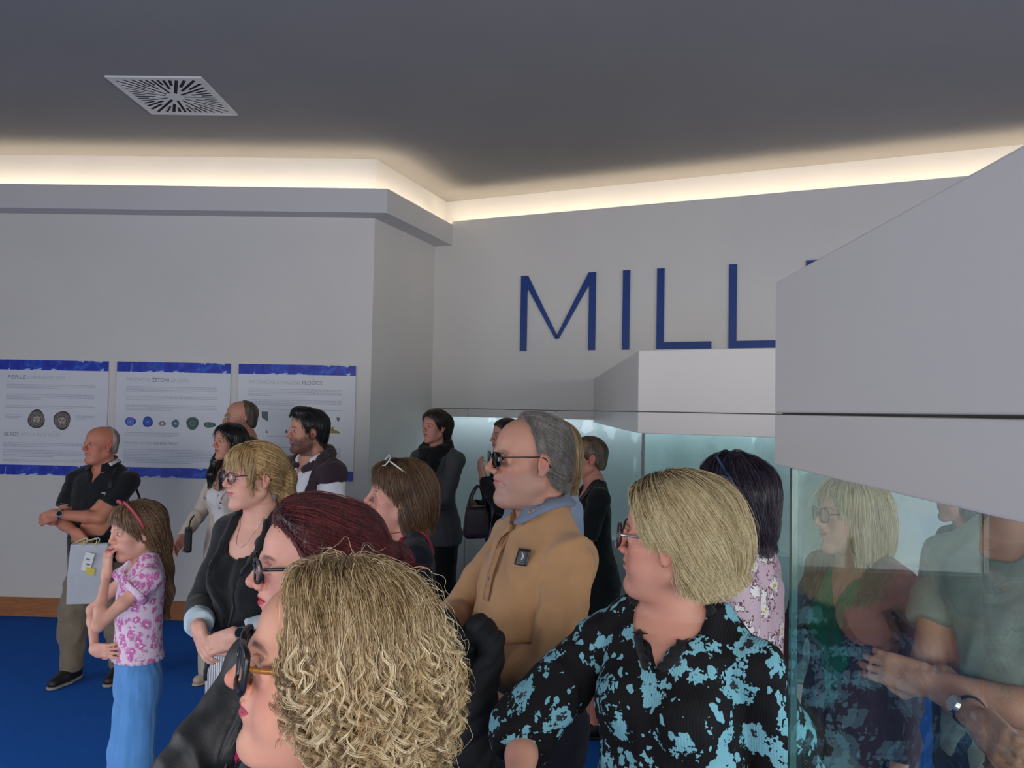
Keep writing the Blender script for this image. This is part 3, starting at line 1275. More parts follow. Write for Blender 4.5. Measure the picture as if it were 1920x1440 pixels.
def refine(V, Q, T, sels, sdf):
    """split the faces where each sel(V) holds and pull the new points onto the exact surface"""
    me = raw_mesh('body', V, Q, T)
    for sel in sels:
        bm = bmesh.new()
        bm.from_mesh(me)
        A = np.empty(len(me.vertices) * 3, np.float32)
        me.vertices.foreach_get('co', A)
        m = sel(A.reshape(-1, 3).astype(float))
        es = [e for e in bm.edges if m[e.verts[0].index] and m[e.verts[1].index]]
        bmesh.ops.subdivide_edges(bm, edges=es, cuts=1, use_grid_fill=True)
        bm.to_mesh(me)
        bm.free()
        for _i in range(3):
            A = np.empty(len(me.vertices) * 3, np.float32)
            me.vertices.foreach_get('co', A)
            A = A.reshape(-1, 3).astype(float)
            N = np.empty(len(me.vertices) * 3, np.float32)
            me.vertex_normals.foreach_get('vector', N)
            N = N.reshape(-1, 3)
            k = np.nonzero(sel(A))[0]
            A[k] -= N[k] * np.clip(sdf.ev(A[k]), -0.004, 0.004)[:, None]
            me.vertices.foreach_set('co', A.astype(np.float32).ravel())
            me.update()
    me.polygons.foreach_set('use_smooth', np.ones(len(me.polygons), bool))
    return me


def march(sdf, P, D, steps=36):
    """sphere-trace points P along unit directions D onto the surface"""
    t = np.zeros(len(P))
    for _ in range(steps):
        d = sdf.ev(P + D * t[:, None])
        t = t + np.clip(d, -0.02, 0.08) * 0.85
    return P + D * t[:, None]


def shell(G, N, thick):
    """closed thin sheet from a grid of points G (m,n,3) with normals N"""
    m, n, _ = G.shape
    top = (G + N * thick).reshape(-1, 3)
    bot = G.reshape(-1, 3)
    V = np.vstack([top, bot])
    I = np.arange(m * n).reshape(m, n)
    q = np.stack([I[:-1, :-1], I[1:, :-1], I[1:, 1:], I[:-1, 1:]], -1).reshape(-1, 4)
    Q = [q, q[:, ::-1] + m * n]
    for e in (I[0], I[:, -1], I[-1][::-1], I[:, 0][::-1]):
        Q.append(np.stack([e[:-1], e[1:], e[1:] + m * n, e[:-1] + m * n], -1))
    return V, np.concatenate(Q)


def patch(name, sdf, left, right, n, dirv, off=0.002, thick=0.003, m=None, back=0.35):
    """cloth patch between two polylines laid on the surface, projected along dirv"""
    m = m or max(8, len(left) * 4)
    A, B = smooth_path(left, m), smooth_path(right, m)
    t = np.linspace(0, 1, n)[None, :, None]
    G = A[:, None] * (1 - t) + B[:, None] * t
    P = G.reshape(-1, 3)
    D = np.asarray(dirv, float)
    D = np.broadcast_to(D / np.linalg.norm(D), P.shape)
    X = march(sdf, P - D * back, D)
    N = sdf.grad(X, 0.004)
    X = X + N * off
    V, Q = shell(X.reshape(m, n, 3), N.reshape(m, n, 3), thick)
    return raw_mesh(name, V, Q)


def strap(name, sdf, pts, width, thick=0.003, n=40, off=0.002, hug=True, side=None):
    """band along a polyline, pushed out of the surface below it"""
    C = smooth_path(pts, n)
    if hug:
        for _ in range(6):
            d = sdf.ev(C)
            g = sdf.grad(C, 0.004)
            C = C + g * (np.where(d < off, off - d, np.where(d < 0.03, off - d, 0)))[:, None]
        N = sdf.grad(C, 0.006)
    else:
        N = np.broadcast_to(np.asarray(side, float), C.shape)
    T = np.gradient(C, axis=0)
    T /= np.linalg.norm(T, axis=1, keepdims=True) + 1e-9
    S = np.cross(T, N)
    S /= np.linalg.norm(S, axis=1, keepdims=True) + 1e-9
    G = np.stack([C - S * width / 2, C, C + S * width / 2], 1)
    V, Q = shell(G, np.repeat(N[:, None], 3, 1), thick)
    return raw_mesh(name, V, Q)


def rot(yaw=0, pitch=0, roll=0):
    """head rotation: yaw left positive, pitch up positive, roll to the right shoulder positive (degrees)"""
    return np.array(Matrix.Rotation(math.radians(yaw), 3, 'Z') @ Matrix.Rotation(math.radians(pitch), 3, 'X') @ Matrix.Rotation(math.radians(roll), 3, 'Y'))


def basis(d, hint):
    d = np.asarray(d, float)
    d = d / np.linalg.norm(d)
    h = np.asarray(hint, float)
    n = h - d * (h @ d)
    n = n / (np.linalg.norm(n) + 1e-9)
    return d, n, np.cross(d, n)


# ---------------------------------------------------------------- materials of people
def skin_mat():
    t = NT('skin')
    at_ = t.n('ShaderNodeAttribute', attribute_name='skin')
    v = t.coord()
    n = t.noise(v, 38, 4, 0.6)
    n2 = t.noise(v, 900, 2)
    c = t.mix(t.math('MULTIPLY', n.outputs['Fac'], 0.16), at_.outputs['Color'], t.mix(0.75, at_.outputs['Color'], lin(190, 96, 84), 'MIX'))
    t.l(c, t.b.inputs['Base Color'])
    t.b.inputs['Roughness'].default_value = 0.5
    t.b.inputs['Specular IOR Level'].default_value = 0.35
    t.b.inputs['Subsurface Weight'].default_value = 0.0
    t.b.inputs['Subsurface Radius'].default_value = (0.012, 0.005, 0.003)
    t.b.inputs['Subsurface Scale'].default_value = 0.4
    t.bump(n2.outputs['Fac'], 0.12, 0.001)
    return t.m


M_SKIN = skin_mat()


def eye_mat():
    t = NT('eye')
    at_ = t.n('ShaderNodeAttribute', attribute_name='skin')
    t.l(at_.outputs['Color'], t.b.inputs['Base Color'])
    t.b.inputs['Roughness'].default_value = 0.12
    return t.m


M_EYE = eye_mat()


def hair_mat(name, dark, mid, light, rough=0.42, stretch=60.0, root=None, spec=0.5):
    """strand-coloured hair; colour varies from lock to lock"""
    if name in MATS:
        return MATS[name]
    t = NT(name)
    at_ = t.n('ShaderNodeAttribute', attribute_name='tone')
    v = t.coord((1, 1, 0.16))
    n = t.noise(v, stretch * 2.2, 3, 0.6)
    n2 = t.noise(v, stretch * 0.4, 2)
    f = t.math('ADD', t.math('MULTIPLY', n.outputs['Fac'], 0.5), t.math('MULTIPLY', n2.outputs['Fac'], 0.25))
    f = t.math('ADD', f, t.math('MULTIPLY', at_.outputs['Fac'], 0.55))
    t.l(t.ramp(f, [(0.38, dark), (0.62, mid), (0.88, light)]), t.b.inputs['Base Color'])
    t.b.inputs['Roughness'].default_value = rough
    t.b.inputs['Specular IOR Level'].default_value = spec
    t.bump(n.outputs['Fac'], 0.5, 0.004)
    MATS[name] = t.m
    return t.m


def pattern_mat(name, ground, motif, kind='blotch', scale=22.0, second=None, rough=0.8, stripes=None, thr=0.5, edge=None, sprig=0.0):
    """printed cloth: flower heads, blossoms or stripes"""
    if name in MATS:
        return MATS[name]
    t = NT(name)
    v = t.coord()
    dn = t.noise(v, scale * 1.1, 3, 0.6)
    dv = t.n('ShaderNodeVectorMath', operation='SCALE')
    t.l(dn.outputs['Color'], dv.inputs[0])
    dv.inputs['Scale'].default_value = 0.9 / scale
    av = t.n('ShaderNodeVectorMath', operation='ADD')
    t.l(v, av.inputs[0])
    t.l(dv.outputs[0], av.inputs[1])
    vo = t.n('ShaderNodeTexVoronoi')
    vo.inputs['Scale'].default_value = scale
    vo.inputs['Randomness'].default_value = 0.9
    t.l(av.outputs[0], vo.inputs['Vector'])
    n2 = t.noise(v, scale * 2.6, 3, 0.65)
    fine = t.noise(v, scale * 9, 2, 0.6)
    d = t.math('ADD', vo.outputs['Distance'], t.math('MULTIPLY', t.math('SUBTRACT', n2.outputs['Fac'], 0.5), 1.15))
    d = t.math('ADD', d, t.math('MULTIPLY', t.math('SUBTRACT', fine.outputs['Fac'], 0.5), 0.55))
    m = t.math('LESS_THAN', d, thr)
    if sprig:
        v2 = t.n('ShaderNodeTexVoronoi')
        v2.inputs['Scale'].default_value = scale * 3.4
        mp2 = t.n('ShaderNodeMapping')
        mp2.inputs['Scale'].default_value = (1.0, 1.0, 0.55)
        mp2.inputs['Rotation'].default_value = (0.5, 0.4, 0.3)
        t.l(av.outputs[0], mp2.inputs['Vector'])
        t.l(mp2.outputs[0], v2.inputs['Vector'])
        lowf = t.noise(v, scale * 0.9, 2)
        leaf = t.math('MULTIPLY', t.math('LESS_THAN', v2.outputs['Distance'], sprig), t.math('GREATER_THAN', lowf.outputs['Fac'], 0.48))
        m = t.math('MAXIMUM', m, leaf)
    col = t.mix(m, ground, motif)
    if second is not None:
        core = t.math('LESS_THAN', t.math('ADD', vo.outputs['Distance'], t.math('MULTIPLY', t.math('SUBTRACT', fine.outputs['Fac'], 0.5), 0.5)), 0.15)
        col = t.mix(core, col, second)
    if edge is not None:
        ring = t.math('MULTIPLY', t.math('GREATER_THAN', d, thr), t.math('LESS_THAN', d, thr + 0.10))
        col = t.mix(ring, col, edge)
    t.l(col, t.b.inputs['Base Color'])
    t.b.inputs['Roughness'].default_value = rough
    t.b.inputs['Specular IOR Level'].default_value = 0.25
    pl = t.n('ShaderNodeTexWave')
    pl.inputs['Scale'].default_value = 55
    pl.inputs['Distortion'].default_value = 1.5
    t.l(v, pl.inputs['Vector'])
    t.bump(t.math('ADD', t.math('MULTIPLY', pl.outputs['Fac'], 0.25), n2.outputs['Fac']), 0.3, 0.006)
    MATS[name] = t.m
    return t.m


def stripe_mat(name, c1, c2, freq, width=0.35, rough=0.85):
    """vertical pinstripes wrapped around the leg (by angle-free x+y combination)"""
    if name in MATS:
        return MATS[name]
    t = NT(name)
    tc = t.n('ShaderNodeTexCoord')
    sp = t.n('ShaderNodeSeparateXYZ')
    t.l(tc.outputs['Object'], sp.inputs[0])
    n = t.noise(tc.outputs['Object'], 5, 2)
    x = t.math('ADD', t.math('ADD', sp.outputs['X'], t.math('MULTIPLY', sp.outputs['Y'], 0.55)), t.math('MULTIPLY', n.outputs['Fac'], 0.012))
    f = t.math('FRACT', t.math('MULTIPLY', x, freq))
    t.l(t.mix(t.math('LESS_THAN', f, width), c1, c2), t.b.inputs['Base Color'])
    t.b.inputs['Roughness'].default_value = rough
    return t.m


M_BLACKFRAME = plain('spectacle_black', (0.012, 0.012, 0.014), 0.25)
M_METAL = plain('fine_metal', (0.6, 0.58, 0.56), 0.25, 1.0)
M_GOLDM = plain('gold_metal', lin(196, 160, 90), 0.25, 1.0)
M_LENS = glass_mat('clear_lens', (0.93, 0.94, 0.94))
M_DARKLENS = glass_mat('tinted_lens', (0.05, 0.05, 0.055))
M_GREYLENS = glass_mat('grey_lens', (0.35, 0.36, 0.38))


# ---------------------------------------------------------------- one person
class Person:
    def __init__(s, label, px, top, depth, body, head=None, sex='f', H=None, girth=1.0, belly=0.0, pitch=0, roll=0, h=0.005, skin=(214, 160, 140), hs=1.0, lean=0.0, bust=1.0, lips=None, brow=(90, 66, 50), stubble=None, nose=1.0, sw=1.0, group=None, face=1.0, jowl=0.0, blush=0.5, hair_lift=0.0, headless_detail=False, name='person', age=0.0, shz=0.80, iris=(70, 90, 100)):
        """px, top: pixel of the crown; body, head: apparent facing (90 = looks left in the picture, 180 = at the camera)"""
        s.sex, s.h, s.girth, s.belly, s.bust = sex, h, girth, belly, bust
        c = at(px, top, depth)
        s.H = (c.z - hair_lift) if H is None else H
        s.L = s.H / 1.75
        s.hs = hs * (s.L ** 0.45) * (0.985 if sex == 'f' else 1.03)
        az = math.degrees(math.atan((px - 960) / FPX))
        s.theta = body - az
        head = body if head is None else head
        s.yaw = head - body
        L = s.L
        s.px, s.depth = px, depth
        s.hc = np.array([0.0, 0.032 * L, s.H - 0.118 * s.hs])       # head centre, local
        if lean:
            s.hc[1] += lean
        s.hR = rot(s.yaw, pitch, roll)
        s.hf = Frame(s.hc, s.hR, s.hs)
        th = math.radians(s.theta)
        hx = -math.sin(th) * s.hc[1]
        hy = math.cos(th) * s.hc[1]
        s.loc = np.array([c.x - hx, c.y - hy, 0.0])
        s.root = empty(name, tuple(s.loc), th, label=label, category='person')
        if group:
            s.root['group'] = group
        s.skin = np.array(lin(*skin)[:3]) * np.array([0.95, 0.90, 0.84])
        s.lips = np.array(lin(*(lips or (190, 104, 100)))[:3])
        s.brow = np.array(lin(*brow)[:3])
        s.stubble = None if stubble is None else np.array(lin(*stubble)[:3])
        s.nose, s.face, s.jowl, s.blush, s.age, s.iris = nose, face, jowl, blush, age, iris
        s.lean = lean
        # skeleton
        k = 1.0 if sex == 'm' else 0.89
        s.sw = 0.185 * L * k * sw * (0.6 + 0.4 * girth)
        s.shz = shz * s.H
        s.S = {-1: np.array([-s.sw, -0.012 * L + lean * 0.5, s.shz]), 1: np.array([s.sw, -0.012 * L + lean * 0.5, s.shz])}
        s.ua, s.fa = 0.172 * s.H, 0.150 * s.H
        s.arm = {}
        s.hand = {}
        s.cloth = []
        g = girth
        if sex == 'm':
            T = [(0.44, .145, .105, 0), (0.50, .160, .116, -.006), (0.56, .154, .112, .0), (0.62, .146, .106, .006), (0.68, .152, .110, .008), (0.74, .160, .112, .004), (0.79, .158, .096, -.006), (0.825, .115, .070, -.016), (0.85, .08, .066, -.012), (0.87, .058, .060, -.004)]
        elif sex == 'c':
            T = [(0.44, .120, .090, 0), (0.50, .125, .095, -.004), (0.56, .115, .088, .0), (0.62, .108, .084, .004), (0.68, .112, .085, .005), (0.74, .120, .086, .002), (0.79, .122, .078, -.006), (0.82, .095, .062, -.012), (0.845, .052, .048, -.010), (0.865, .042, .044, -.004)]
        else:
            T = [(0.44, .160, .115, 0), (0.50, .176, .126, -.012), (0.56, .160, .116, -.004), (0.62, .130, .096, .004), (0.68, .134, .098, .006), (0.74, .138, .098, .004), (0.79, .136, .084, -.006), (0.825, .100, .064, -.016), (0.85, .066, .058, -.012), (0.87, .050, .053, -.004)]
        s.T = []
        for z, a, b, y in T:
            gg = 1 + (g - 1) * (1.0 if z < 0.8 else 0.35)
            bl = belly * math.exp(-((z - 0.60) / 0.09) ** 2)
            ly = lean * np.clip((z - 0.5) / 0.35, 0, 1)
            s.T.append((z * s.H, a * L * gg, (b * gg) * L + bl * 0.5, y * L + bl * 0.5 + ly))
        s.legs()

    # -- limbs
    def legs(s, spread=1.0, step=0.0):
        L = s.L
        s.leg = {}
        for sd in (-1, 1):
            st = step * sd
            s.leg[sd] = [np.array([sd * 0.088 * L, 0, 0.50 * s.H]), np.array([sd * 0.095 * L * spread, 0.02 * L + st * 0.6, 0.285 * s.H]), np.array([sd * 0.10 * L * spread, -0.02 * L + st, 0.045 * s.H])]

    def reach(s, sd, wrist, pole, hdir=None, palm=None, curl=0.5, spread=0.0, hand=True, thumb=1.0):
        """two-bone arm: wrist target and elbow pole in local metres for a 1.75 m figure"""
        S = s.S[sd]
        W = np.asarray(wrist, float) * s.L
        d = W - S
        D = np.linalg.norm(d)
        mx = (s.ua + s.fa) * 0.995
        if D > mx:
            W = S + d / D * mx
            D = mx
        u = (W - S) / D
        a = (s.ua ** 2 - s.fa ** 2 + D * D) / (2 * D)
        hgt = math.sqrt(max(s.ua ** 2 - a * a, 0))
        p = np.asarray(pole, float)
        p = p - u * (p @ u)
        p /= np.linalg.norm(p)
        E = S + u * a + p * hgt
        s.arm[sd] = (S, E, W)
        fd = (W - E) / np.linalg.norm(W - E)
        s.hand[sd] = (fd if hdir is None else np.asarray(hdir, float), np.array([0, -1, 0]) if palm is None else np.asarray(palm, float), curl, spread, hand, thumb)
        return s

    def down(s, sd, fwd=0.03, out=0.06):
        L = s.L
        w_ = (s.S[sd] + np.array([sd * out * L, fwd * L, -(s.ua + s.fa) * 0.985])) / L
        return s.reach(sd, w_, (sd * 0.3, -1, 0), palm=(-sd, 0, 0), curl=0.5)

    def crossed(s, lo=1.06, yy=0.21):
        b = s.belly * 0.9 + max(0, s.girth - 1) * 0.10
        s.reach(-1, (0.09, yy + b, lo + 0.03), (-1, -0.1, -0.8), palm=(0, -1, -0.2), curl=0.6)
        s.reach(1, (-0.08, yy + 0.05 + b, lo + 0.0), (1, -0.1, -0.8), palm=(0, -1, -0.2), curl=0.6)
        return s

    def arm_prims(s, S, sd, inf=0.0, t0=0.0, t1=2.0, fat=1.0, taper=None, k=0.014):
        """upper arm + forearm from parameter t0 to t1 (1 = elbow, 2 = wrist)"""
        A, E, W = s.arm[sd]
        L = s.L
        m = {'m': 1.0, 'f': 0.86, 'c': 0.66}[s.sex] * (0.5 + 0.5 * s.girth) * fat
        r = {0: .052 * L * m, .55: .046 * L * m, 1: .040 * L * m, 1.3: .041 * L * m, 2: .027 * L * m}
        ts = [t for t in (0, .55, 1, 1.3, 2) if t0 < t < t1]
        ts = [t0] + ts + [t1]
        def pos(t):
            return A + (E - A) * t if t <= 1 else E + (W - E) * (t - 1)
        def rad(t):
            return np.interp(t, list(r), list(r.values())) + (inf if np.isscalar(inf) else np.interp(t, inf[0], inf[1]))
        S.chain([pos(t) for t in ts], [rad(t) for t in ts], k)
        return pos(t1), rad(t1)

    def hand_prims(s, S, sd):
        A, E, W = s.arm[sd]
        hdir, palm, curl, spread, on, th = s.hand[sd]
        if not on:
            return
        d, n, x = basis(hdir, palm)      # n: palm faces this way
        x = x * (1 if sd > 0 else -1)
        # thumb side: for the right hand with palm n and fingers d the thumb lies at -(d x n)*? -> choose by side
        side = np.cross(n, d) * (1 if sd > 0 else -1)
        sc = s.L * {'m': 1.03, 'f': 0.93, 'c': 0.86}[s.sex]
        q = lambda a, b, c: W + (d * a + side * b + n * c) * sc
        S.rbox(q(0.048, 0.0, 0.002), np.array([0.050, 0.040, 0.0145]) * sc, 0.013 * sc, 0.012, R=np.stack([d, side, n], 1))
        S.cone(q(0.0, 0, 0), q(0.03, 0, 0), 0.026 * sc, 0.024 * sc, 0.015)
        S.ball(q(0.03, 0.026, 0.008), 0.017 * sc, 0.012)
        for i, (off, ln, bl) in enumerate(((0.029, .074, .0), (0.0095, .082, .004), (-0.0100, .076, .002), (-0.0285, .060, -.006))):
            b0 = q(0.090 + bl, off, 0.0)
            ang = curl * (0.55 + 0.06 * i)
            lat = spread * (1.5 - i) * 0.12 + (1.5 - i) * 0.02
            p = b0
            a_ = ang * 0.5
            pts = [q(0.07, off * 0.95, 0), b0]
            for f_ in (0.45, 0.30, 0.25):
                v = d * math.cos(a_) + n * math.sin(a_) + side * lat
                p = p + v / np.linalg.norm(v) * ln * f_ * sc
                pts.append(p)
                a_ += ang
            S.chain(pts, [.0092 * sc, .0094 * sc, .0086 * sc, .0080 * sc, .0066 * sc], 0.0035)
        t0_ = q(0.022, 0.030, 0.006)
        t1_ = q(0.052, 0.050, 0.016 + 0.01 * th)
        t2_ = q(0.082, 0.056 - 0.012 * th, 0.026 + 0.006 * th)
        t3_ = q(0.104, 0.054 - 0.02 * th, 0.030 + 0.012 * th)
        S.chain([t0_, t1_, t2_, t3_], [.013 * sc, .0115 * sc, .0100 * sc, .0078 * sc], 0.005)

    def leg_prims(s, S, inf=0.0, zend=None, flare=0.0, k=0.03):
        L = s.L
        m = {'m': 1.0, 'f': 0.98, 'c': 0.70}[s.sex] * (0.55 + 0.45 * s.girth)
        for sd in (-1, 1):
            h_, kn, an = s.leg[sd]
            e = an.copy()
            if zend is not None:
                t = (kn[2] - zend) / (kn[2] - an[2])
                e = kn + (an - kn) * t
            S.cone(h_ + np.array([0, 0, 0.02 * L]), kn, .088 * L * m + inf, .056 * L * m + inf + flare * 0.4, k)
            S.chain([kn, kn + (e - kn) * 0.35, e], [.056 * L * m + inf + flare * 0.4, (.055 * L * m + inf + flare * 0.6), (.036 * L * m + inf + flare)], k)

    def torso_prims(s, S, inf=0.0, z0=None, z1=None, k=0.03, flare=0.0, zf=0.70, bust=True, n=2.2, hang=0.0):
        T = []
        zc = zf * s.H
        amax = max(t[1] for t in s.T if t[0] > 0.66 * s.H)
        for z, a, b, y in s.T:
            e = max(0, zc - z) * flare
            if hang and z < 0.7 * s.H:
                a = a * (1 - hang) + max(a, amax) * hang
            T.append((z, a + e, b + e, y))
        if z0 is not None:
            z0 = max(z0, T[0][0]) if z0 > T[0][0] else z0
            if z0 < T[0][0]:
                T = [(z0, T[0][1] + (T[0][0] - z0) * flare, T[0][2] + (T[0][0] - z0) * flare, T[0][3])] + T
        zr = (T[0][0] if z0 is None else z0, T[-1][0] if z1 is None else z1)
        S.loft(T, k * 0.6, inf=inf, zr=zr, n=n)
        for sd in (-1, 1):
            A = s.S[sd]
            L = s.L
            m = {'m': 1.0, 'f': 0.86, 'c': 0.66}[s.sex]
            S.cone(np.array([sd * 0.05 * L, -0.018 * L + s.lean * 0.9, 0.842 * s.H]), A, .032 * L * m + inf, .046 * L * m + inf, 0.022)
            S.ball(A, .050 * L * m * (0.6 + 0.4 * s.girth) + inf, 0.015)
        if bust and s.sex == 'f':
            for sd in (-1, 1):
                S.ell((sd * 0.066 * s.L, 0.075 * s.L + (s.girth - 1) * 0.07 + s.lean * 0.6, 0.715 * s.H), (0.058 * s.L * s.bust + inf, 0.058 * s.L * s.bust + inf, 0.062 * s.L * s.bust + inf), 0.04)

    def neck_prims(s, S, inf=0.0):
        L = s.L
        r = {'m': .055, 'f': .043, 'c': .037}[s.sex] * L * (0.7 + 0.3 * s.girth)
        a = s.hf.out((0, -0.022, -0.045))
        b = np.array([0, -0.022 * L + s.lean * 0.85, 0.845 * s.H])
        S.cone(a, b, r * 0.98 + inf, r * 1.08 + inf, 0.03)
        S.cone(s.hf.out((0, 0.015, -0.075)), np.array([0, 0.012 * L + s.lean * 0.85, 0.84 * s.H]), r * 0.45 + inf, r * 0.65 + inf, 0.03)

    # -- head
    def head_prims(s, S):
        f = s.hf
        fem = s.sex != 'm'
        W = s.face
        S.ell((0, -0.014, 0.036), (0.0760, 0.098, 0.082), 0.01, fr=f)
        S.ell((0, 0.018, 0.045), (0.062, 0.066, 0.060), 0.02, fr=f)
        S.ell((0, 0.024, -0.030), (0.057 * W, 0.061, 0.080), 0.025, fr=f)
        jr = 0.016 if fem else 0.020
        for q in (-1, 1):
            S.cone((q * 0.050 * W, -0.010, -0.056), (q * (0.014 if fem else 0.020), 0.066, -0.099), jr + 0.3 * s.jowl, jr * 0.95, 0.028, fr=f)
            S.ball((q * 0.042 * W, 0.050, -0.018), 0.023, 0.022, fr=f)
            S.ball((q * 0.033 * W, 0.050, -0.055), 0.019 + s.jowl, 0.026, fr=f)
            S.cone((q * 0.006, 0.082, 0.024), (q * 0.046, 0.060, 0.027), 0.009 if fem else 0.0115, 0.009, 0.012, fr=f)
        S.ball((0, 0.0735, -0.098), 0.0165 if fem else 0.0185, 0.018, fr=f)
        if s.jowl:
            S.ell((0, 0.03, -0.098), (0.035, 0.045, 0.022 + s.jowl), 0.03, fr=f)
        for q in (-1, 1):
            S.ball((q * 0.032, 0.0985, 0.009), 0.0175, 0.012, 's', fr=f)
        S.ell((0, 0.070, -0.052), (0.027, 0.0250, 0.026), 0.014, fr=f)
        N = s.nose
        S.cone((0, 0.0835, 0.022), (0, 0.086 + 0.0195 * N, -0.017), 0.0075, 0.0085, 0.012, fr=f)
        S.ball((0, 0.0865 + 0.0195 * N, -0.0205), 0.0092, 0.007, fr=f)
        S.cone((0, 0.086 + 0.014 * N, -0.027), (0, 0.088, -0.036), 0.0055, 0.0045, 0.008, fr=f)
        for q in (-1, 1):
            S.ball((q * 0.0115, 0.081 + 0.013 * N, -0.0265), 0.0082, 0.006, fr=f)
            S.ball((q * 0.0060, 0.085 + 0.017 * N, -0.0345), 0.0038, 0.003, 's', fr=f)
            S.chain([(0, 0.0905, -0.0475), (q * 0.011, 0.0885, -0.0470), (q * 0.0235, 0.0800, -0.0520)], [.0052, .0050, .0025], 0.004, fr=f)
            S.chain([(0, 0.0885, -0.0590), (q * 0.012, 0.0865, -0.0580), (q * 0.0225, 0.0795, -0.0535)], [.0064, .0058, .0025], 0.004, fr=f)
        for q in (-1, 1):
            S.chain([(0, 0.0975, -0.0528), (q * 0.014, 0.0935, -0.0526), (q * 0.0265, 0.0845, -0.0535)], [.0022, .0020, .0012], 0.003, 's', fr=f)
            S.chain([(q * 0.0185, 0.0800, 0.0075), (q * 0.025, 0.0850, 0.0150), (q * 0.034, 0.0855, 0.0165), (q * 0.0465, 0.0760, 0.0085)], [.0030, .0036, .0038, .0030], 0.004, fr=f)
            S.chain([(q * 0.0185, 0.0800, 0.0065), (q * 0.026, 0.0838, 0.0015), (q * 0.035, 0.0832, 0.0012), (q * 0.0460, 0.0755, 0.0065)], [.0028, .0030, .0030, .0026], 0.004, fr=f)
            S.cone((q * 0.0475, 0.0715, 0.014), (q * 0.0475, 0.0705, 0.001), .0062, .0062, 0.006, fr=f)
            if s.age:
                S.chain([(q * 0.0165, 0.0900, -0.028), (q * 0.026, 0.0830, -0.045), (q * 0.0315, 0.0745, -0.062)], [.0022, .0026, .0015], 0.006, 's', fr=f)
                S.cone((q * 0.024, 0.0855, -0.003), (q * 0.040, 0.0775, -0.008), .0016, .0014, 0.005, 's', fr=f)
            # ears
            Re = np.array(Matrix.Rotation(q * -0.28, 3, 'Z') @ Matrix.Rotation(0.18, 3, 'X'))
            S.ell((q * 0.0775, -0.016, -0.002), (0.0075, 0.0190, 0.0315), 0.006, fr=f, R=Re)
            S.ball((q * 0.0765, -0.008, -0.030), 0.0085, 0.006, fr=f)
            S.ell((q * 0.0850, -0.012, 0.002), (0.0058, 0.0105, 0.0175), 0.004, 's', fr=f, R=Re)

    def skin_color(s, V, hands=True):
        C = np.tile(s.skin, (len(V), 1))
        q = s.hf.to(V)
        x, y, z = q.T
        ax = np.abs(x)
        inh = (np.linalg.norm(q, axis=1) < 0.17)
        G = lambda c, sg: np.exp(-((x - c[0]) / sg[0]) ** 2 - ((y - c[1]) / sg[1]) ** 2 - ((z - c[2]) / sg[2]) ** 2)
        G2 = lambda c, sg: np.exp(-((ax - c[0]) / sg[0]) ** 2 - ((y - c[1]) / sg[1]) ** 2 - ((z - c[2]) / sg[2]) ** 2)
        red = np.array(lin(206, 96, 86)[:3])
        w_ = s.blush * (0.55 * G2((0.042, 0.06, -0.025), (0.025, 0.03, 0.024)) + 0.55 * G((0, 0.105, -0.02), (0.02, 0.02, 0.014)) + 0.5 * G2((0.08, -0.016, 0), (0.014, 0.025, 0.04)))
        w_ = np.clip(w_, 0, 0.6) * inh
        C = C * (1 - w_[:, None]) + red * w_[:, None]
        if s.stubble is not None:
            line = np.clip((-(z + 0.022 - 0.55 * np.clip(0.045 - y, 0, 1) + 0.02 * (vnoise(V * 90) - 0.5))) / 0.024, 0, 1) * np.clip((y + 0.03) / 0.02, 0, 1)
            mouth = G((0, 0.09, -0.053), (0.019, 0.03, 0.007))
            n = vnoise(V * 700)
            w_ = np.clip(line * (0.55 + 0.6 * n) * s.stub_w - mouth, 0, 1) * inh * (z > -0.135)
            C = C * (1 - w_[:, None]) + s.stubble * w_[:, None]
        # lips
        edge = ax / 0.024
        zc = -0.0525
        up = zc + 0.0085 * np.sqrt(np.clip(1 - edge ** 2, 0, 1)) * (1 - 0.25 * np.exp(-(ax / 0.004) ** 2))
        lo = zc - 0.0115 * np.sqrt(np.clip(1 - edge ** 2, 0, 1))
        w_ = np.clip((up - z) / 0.0015, 0, 1) * np.clip((z - lo) / 0.0015, 0, 1) * (y > 0.07) * (edge < 1) * inh
        C = C * (1 - w_[:, None]) + s.lips * w_[:, None]
        w_ = w_ * np.exp(-((z - zc) / 0.0012) ** 2) * 0.6
        C = C * (1 - w_[:, None])  # parting of the mouth darkened: crease shade put into the colour
        # eyebrows
        zb_ = 0.0285 + 0.06 * np.clip(ax - 0.014, 0, 0.02) - 0.35 * np.clip(ax - 0.036, 0, 0.03)
        w_ = np.exp(-((z - zb_) / 0.0036) ** 4) * np.clip((ax - 0.011) / 0.004, 0, 1) * np.clip((0.053 - ax) / 0.008, 0, 1) * (y > 0.03) * inh
        w_ = w_ * (0.55 + 0.45 * vnoise(V * 900)) * 0.9
        C = C * (1 - w_[:, None]) + s.brow * w_[:, None]
        # lashes
        w_ = 0.75 * np.exp(-((z - (0.0125 - 0.9 * np.clip(ax - 0.032, 0, 1) ** 1.2)) / 0.0018) ** 2) * np.clip((ax - 0.020) / 0.003, 0, 1) * np.clip((0.046 - ax) / 0.003, 0, 1) * (y > 0.07) * inh
        C = C * (1 - w_[:, None]) + np.array([0.02, 0.015, 0.012]) * w_[:, None]
        return C

    stub_w = 0.8

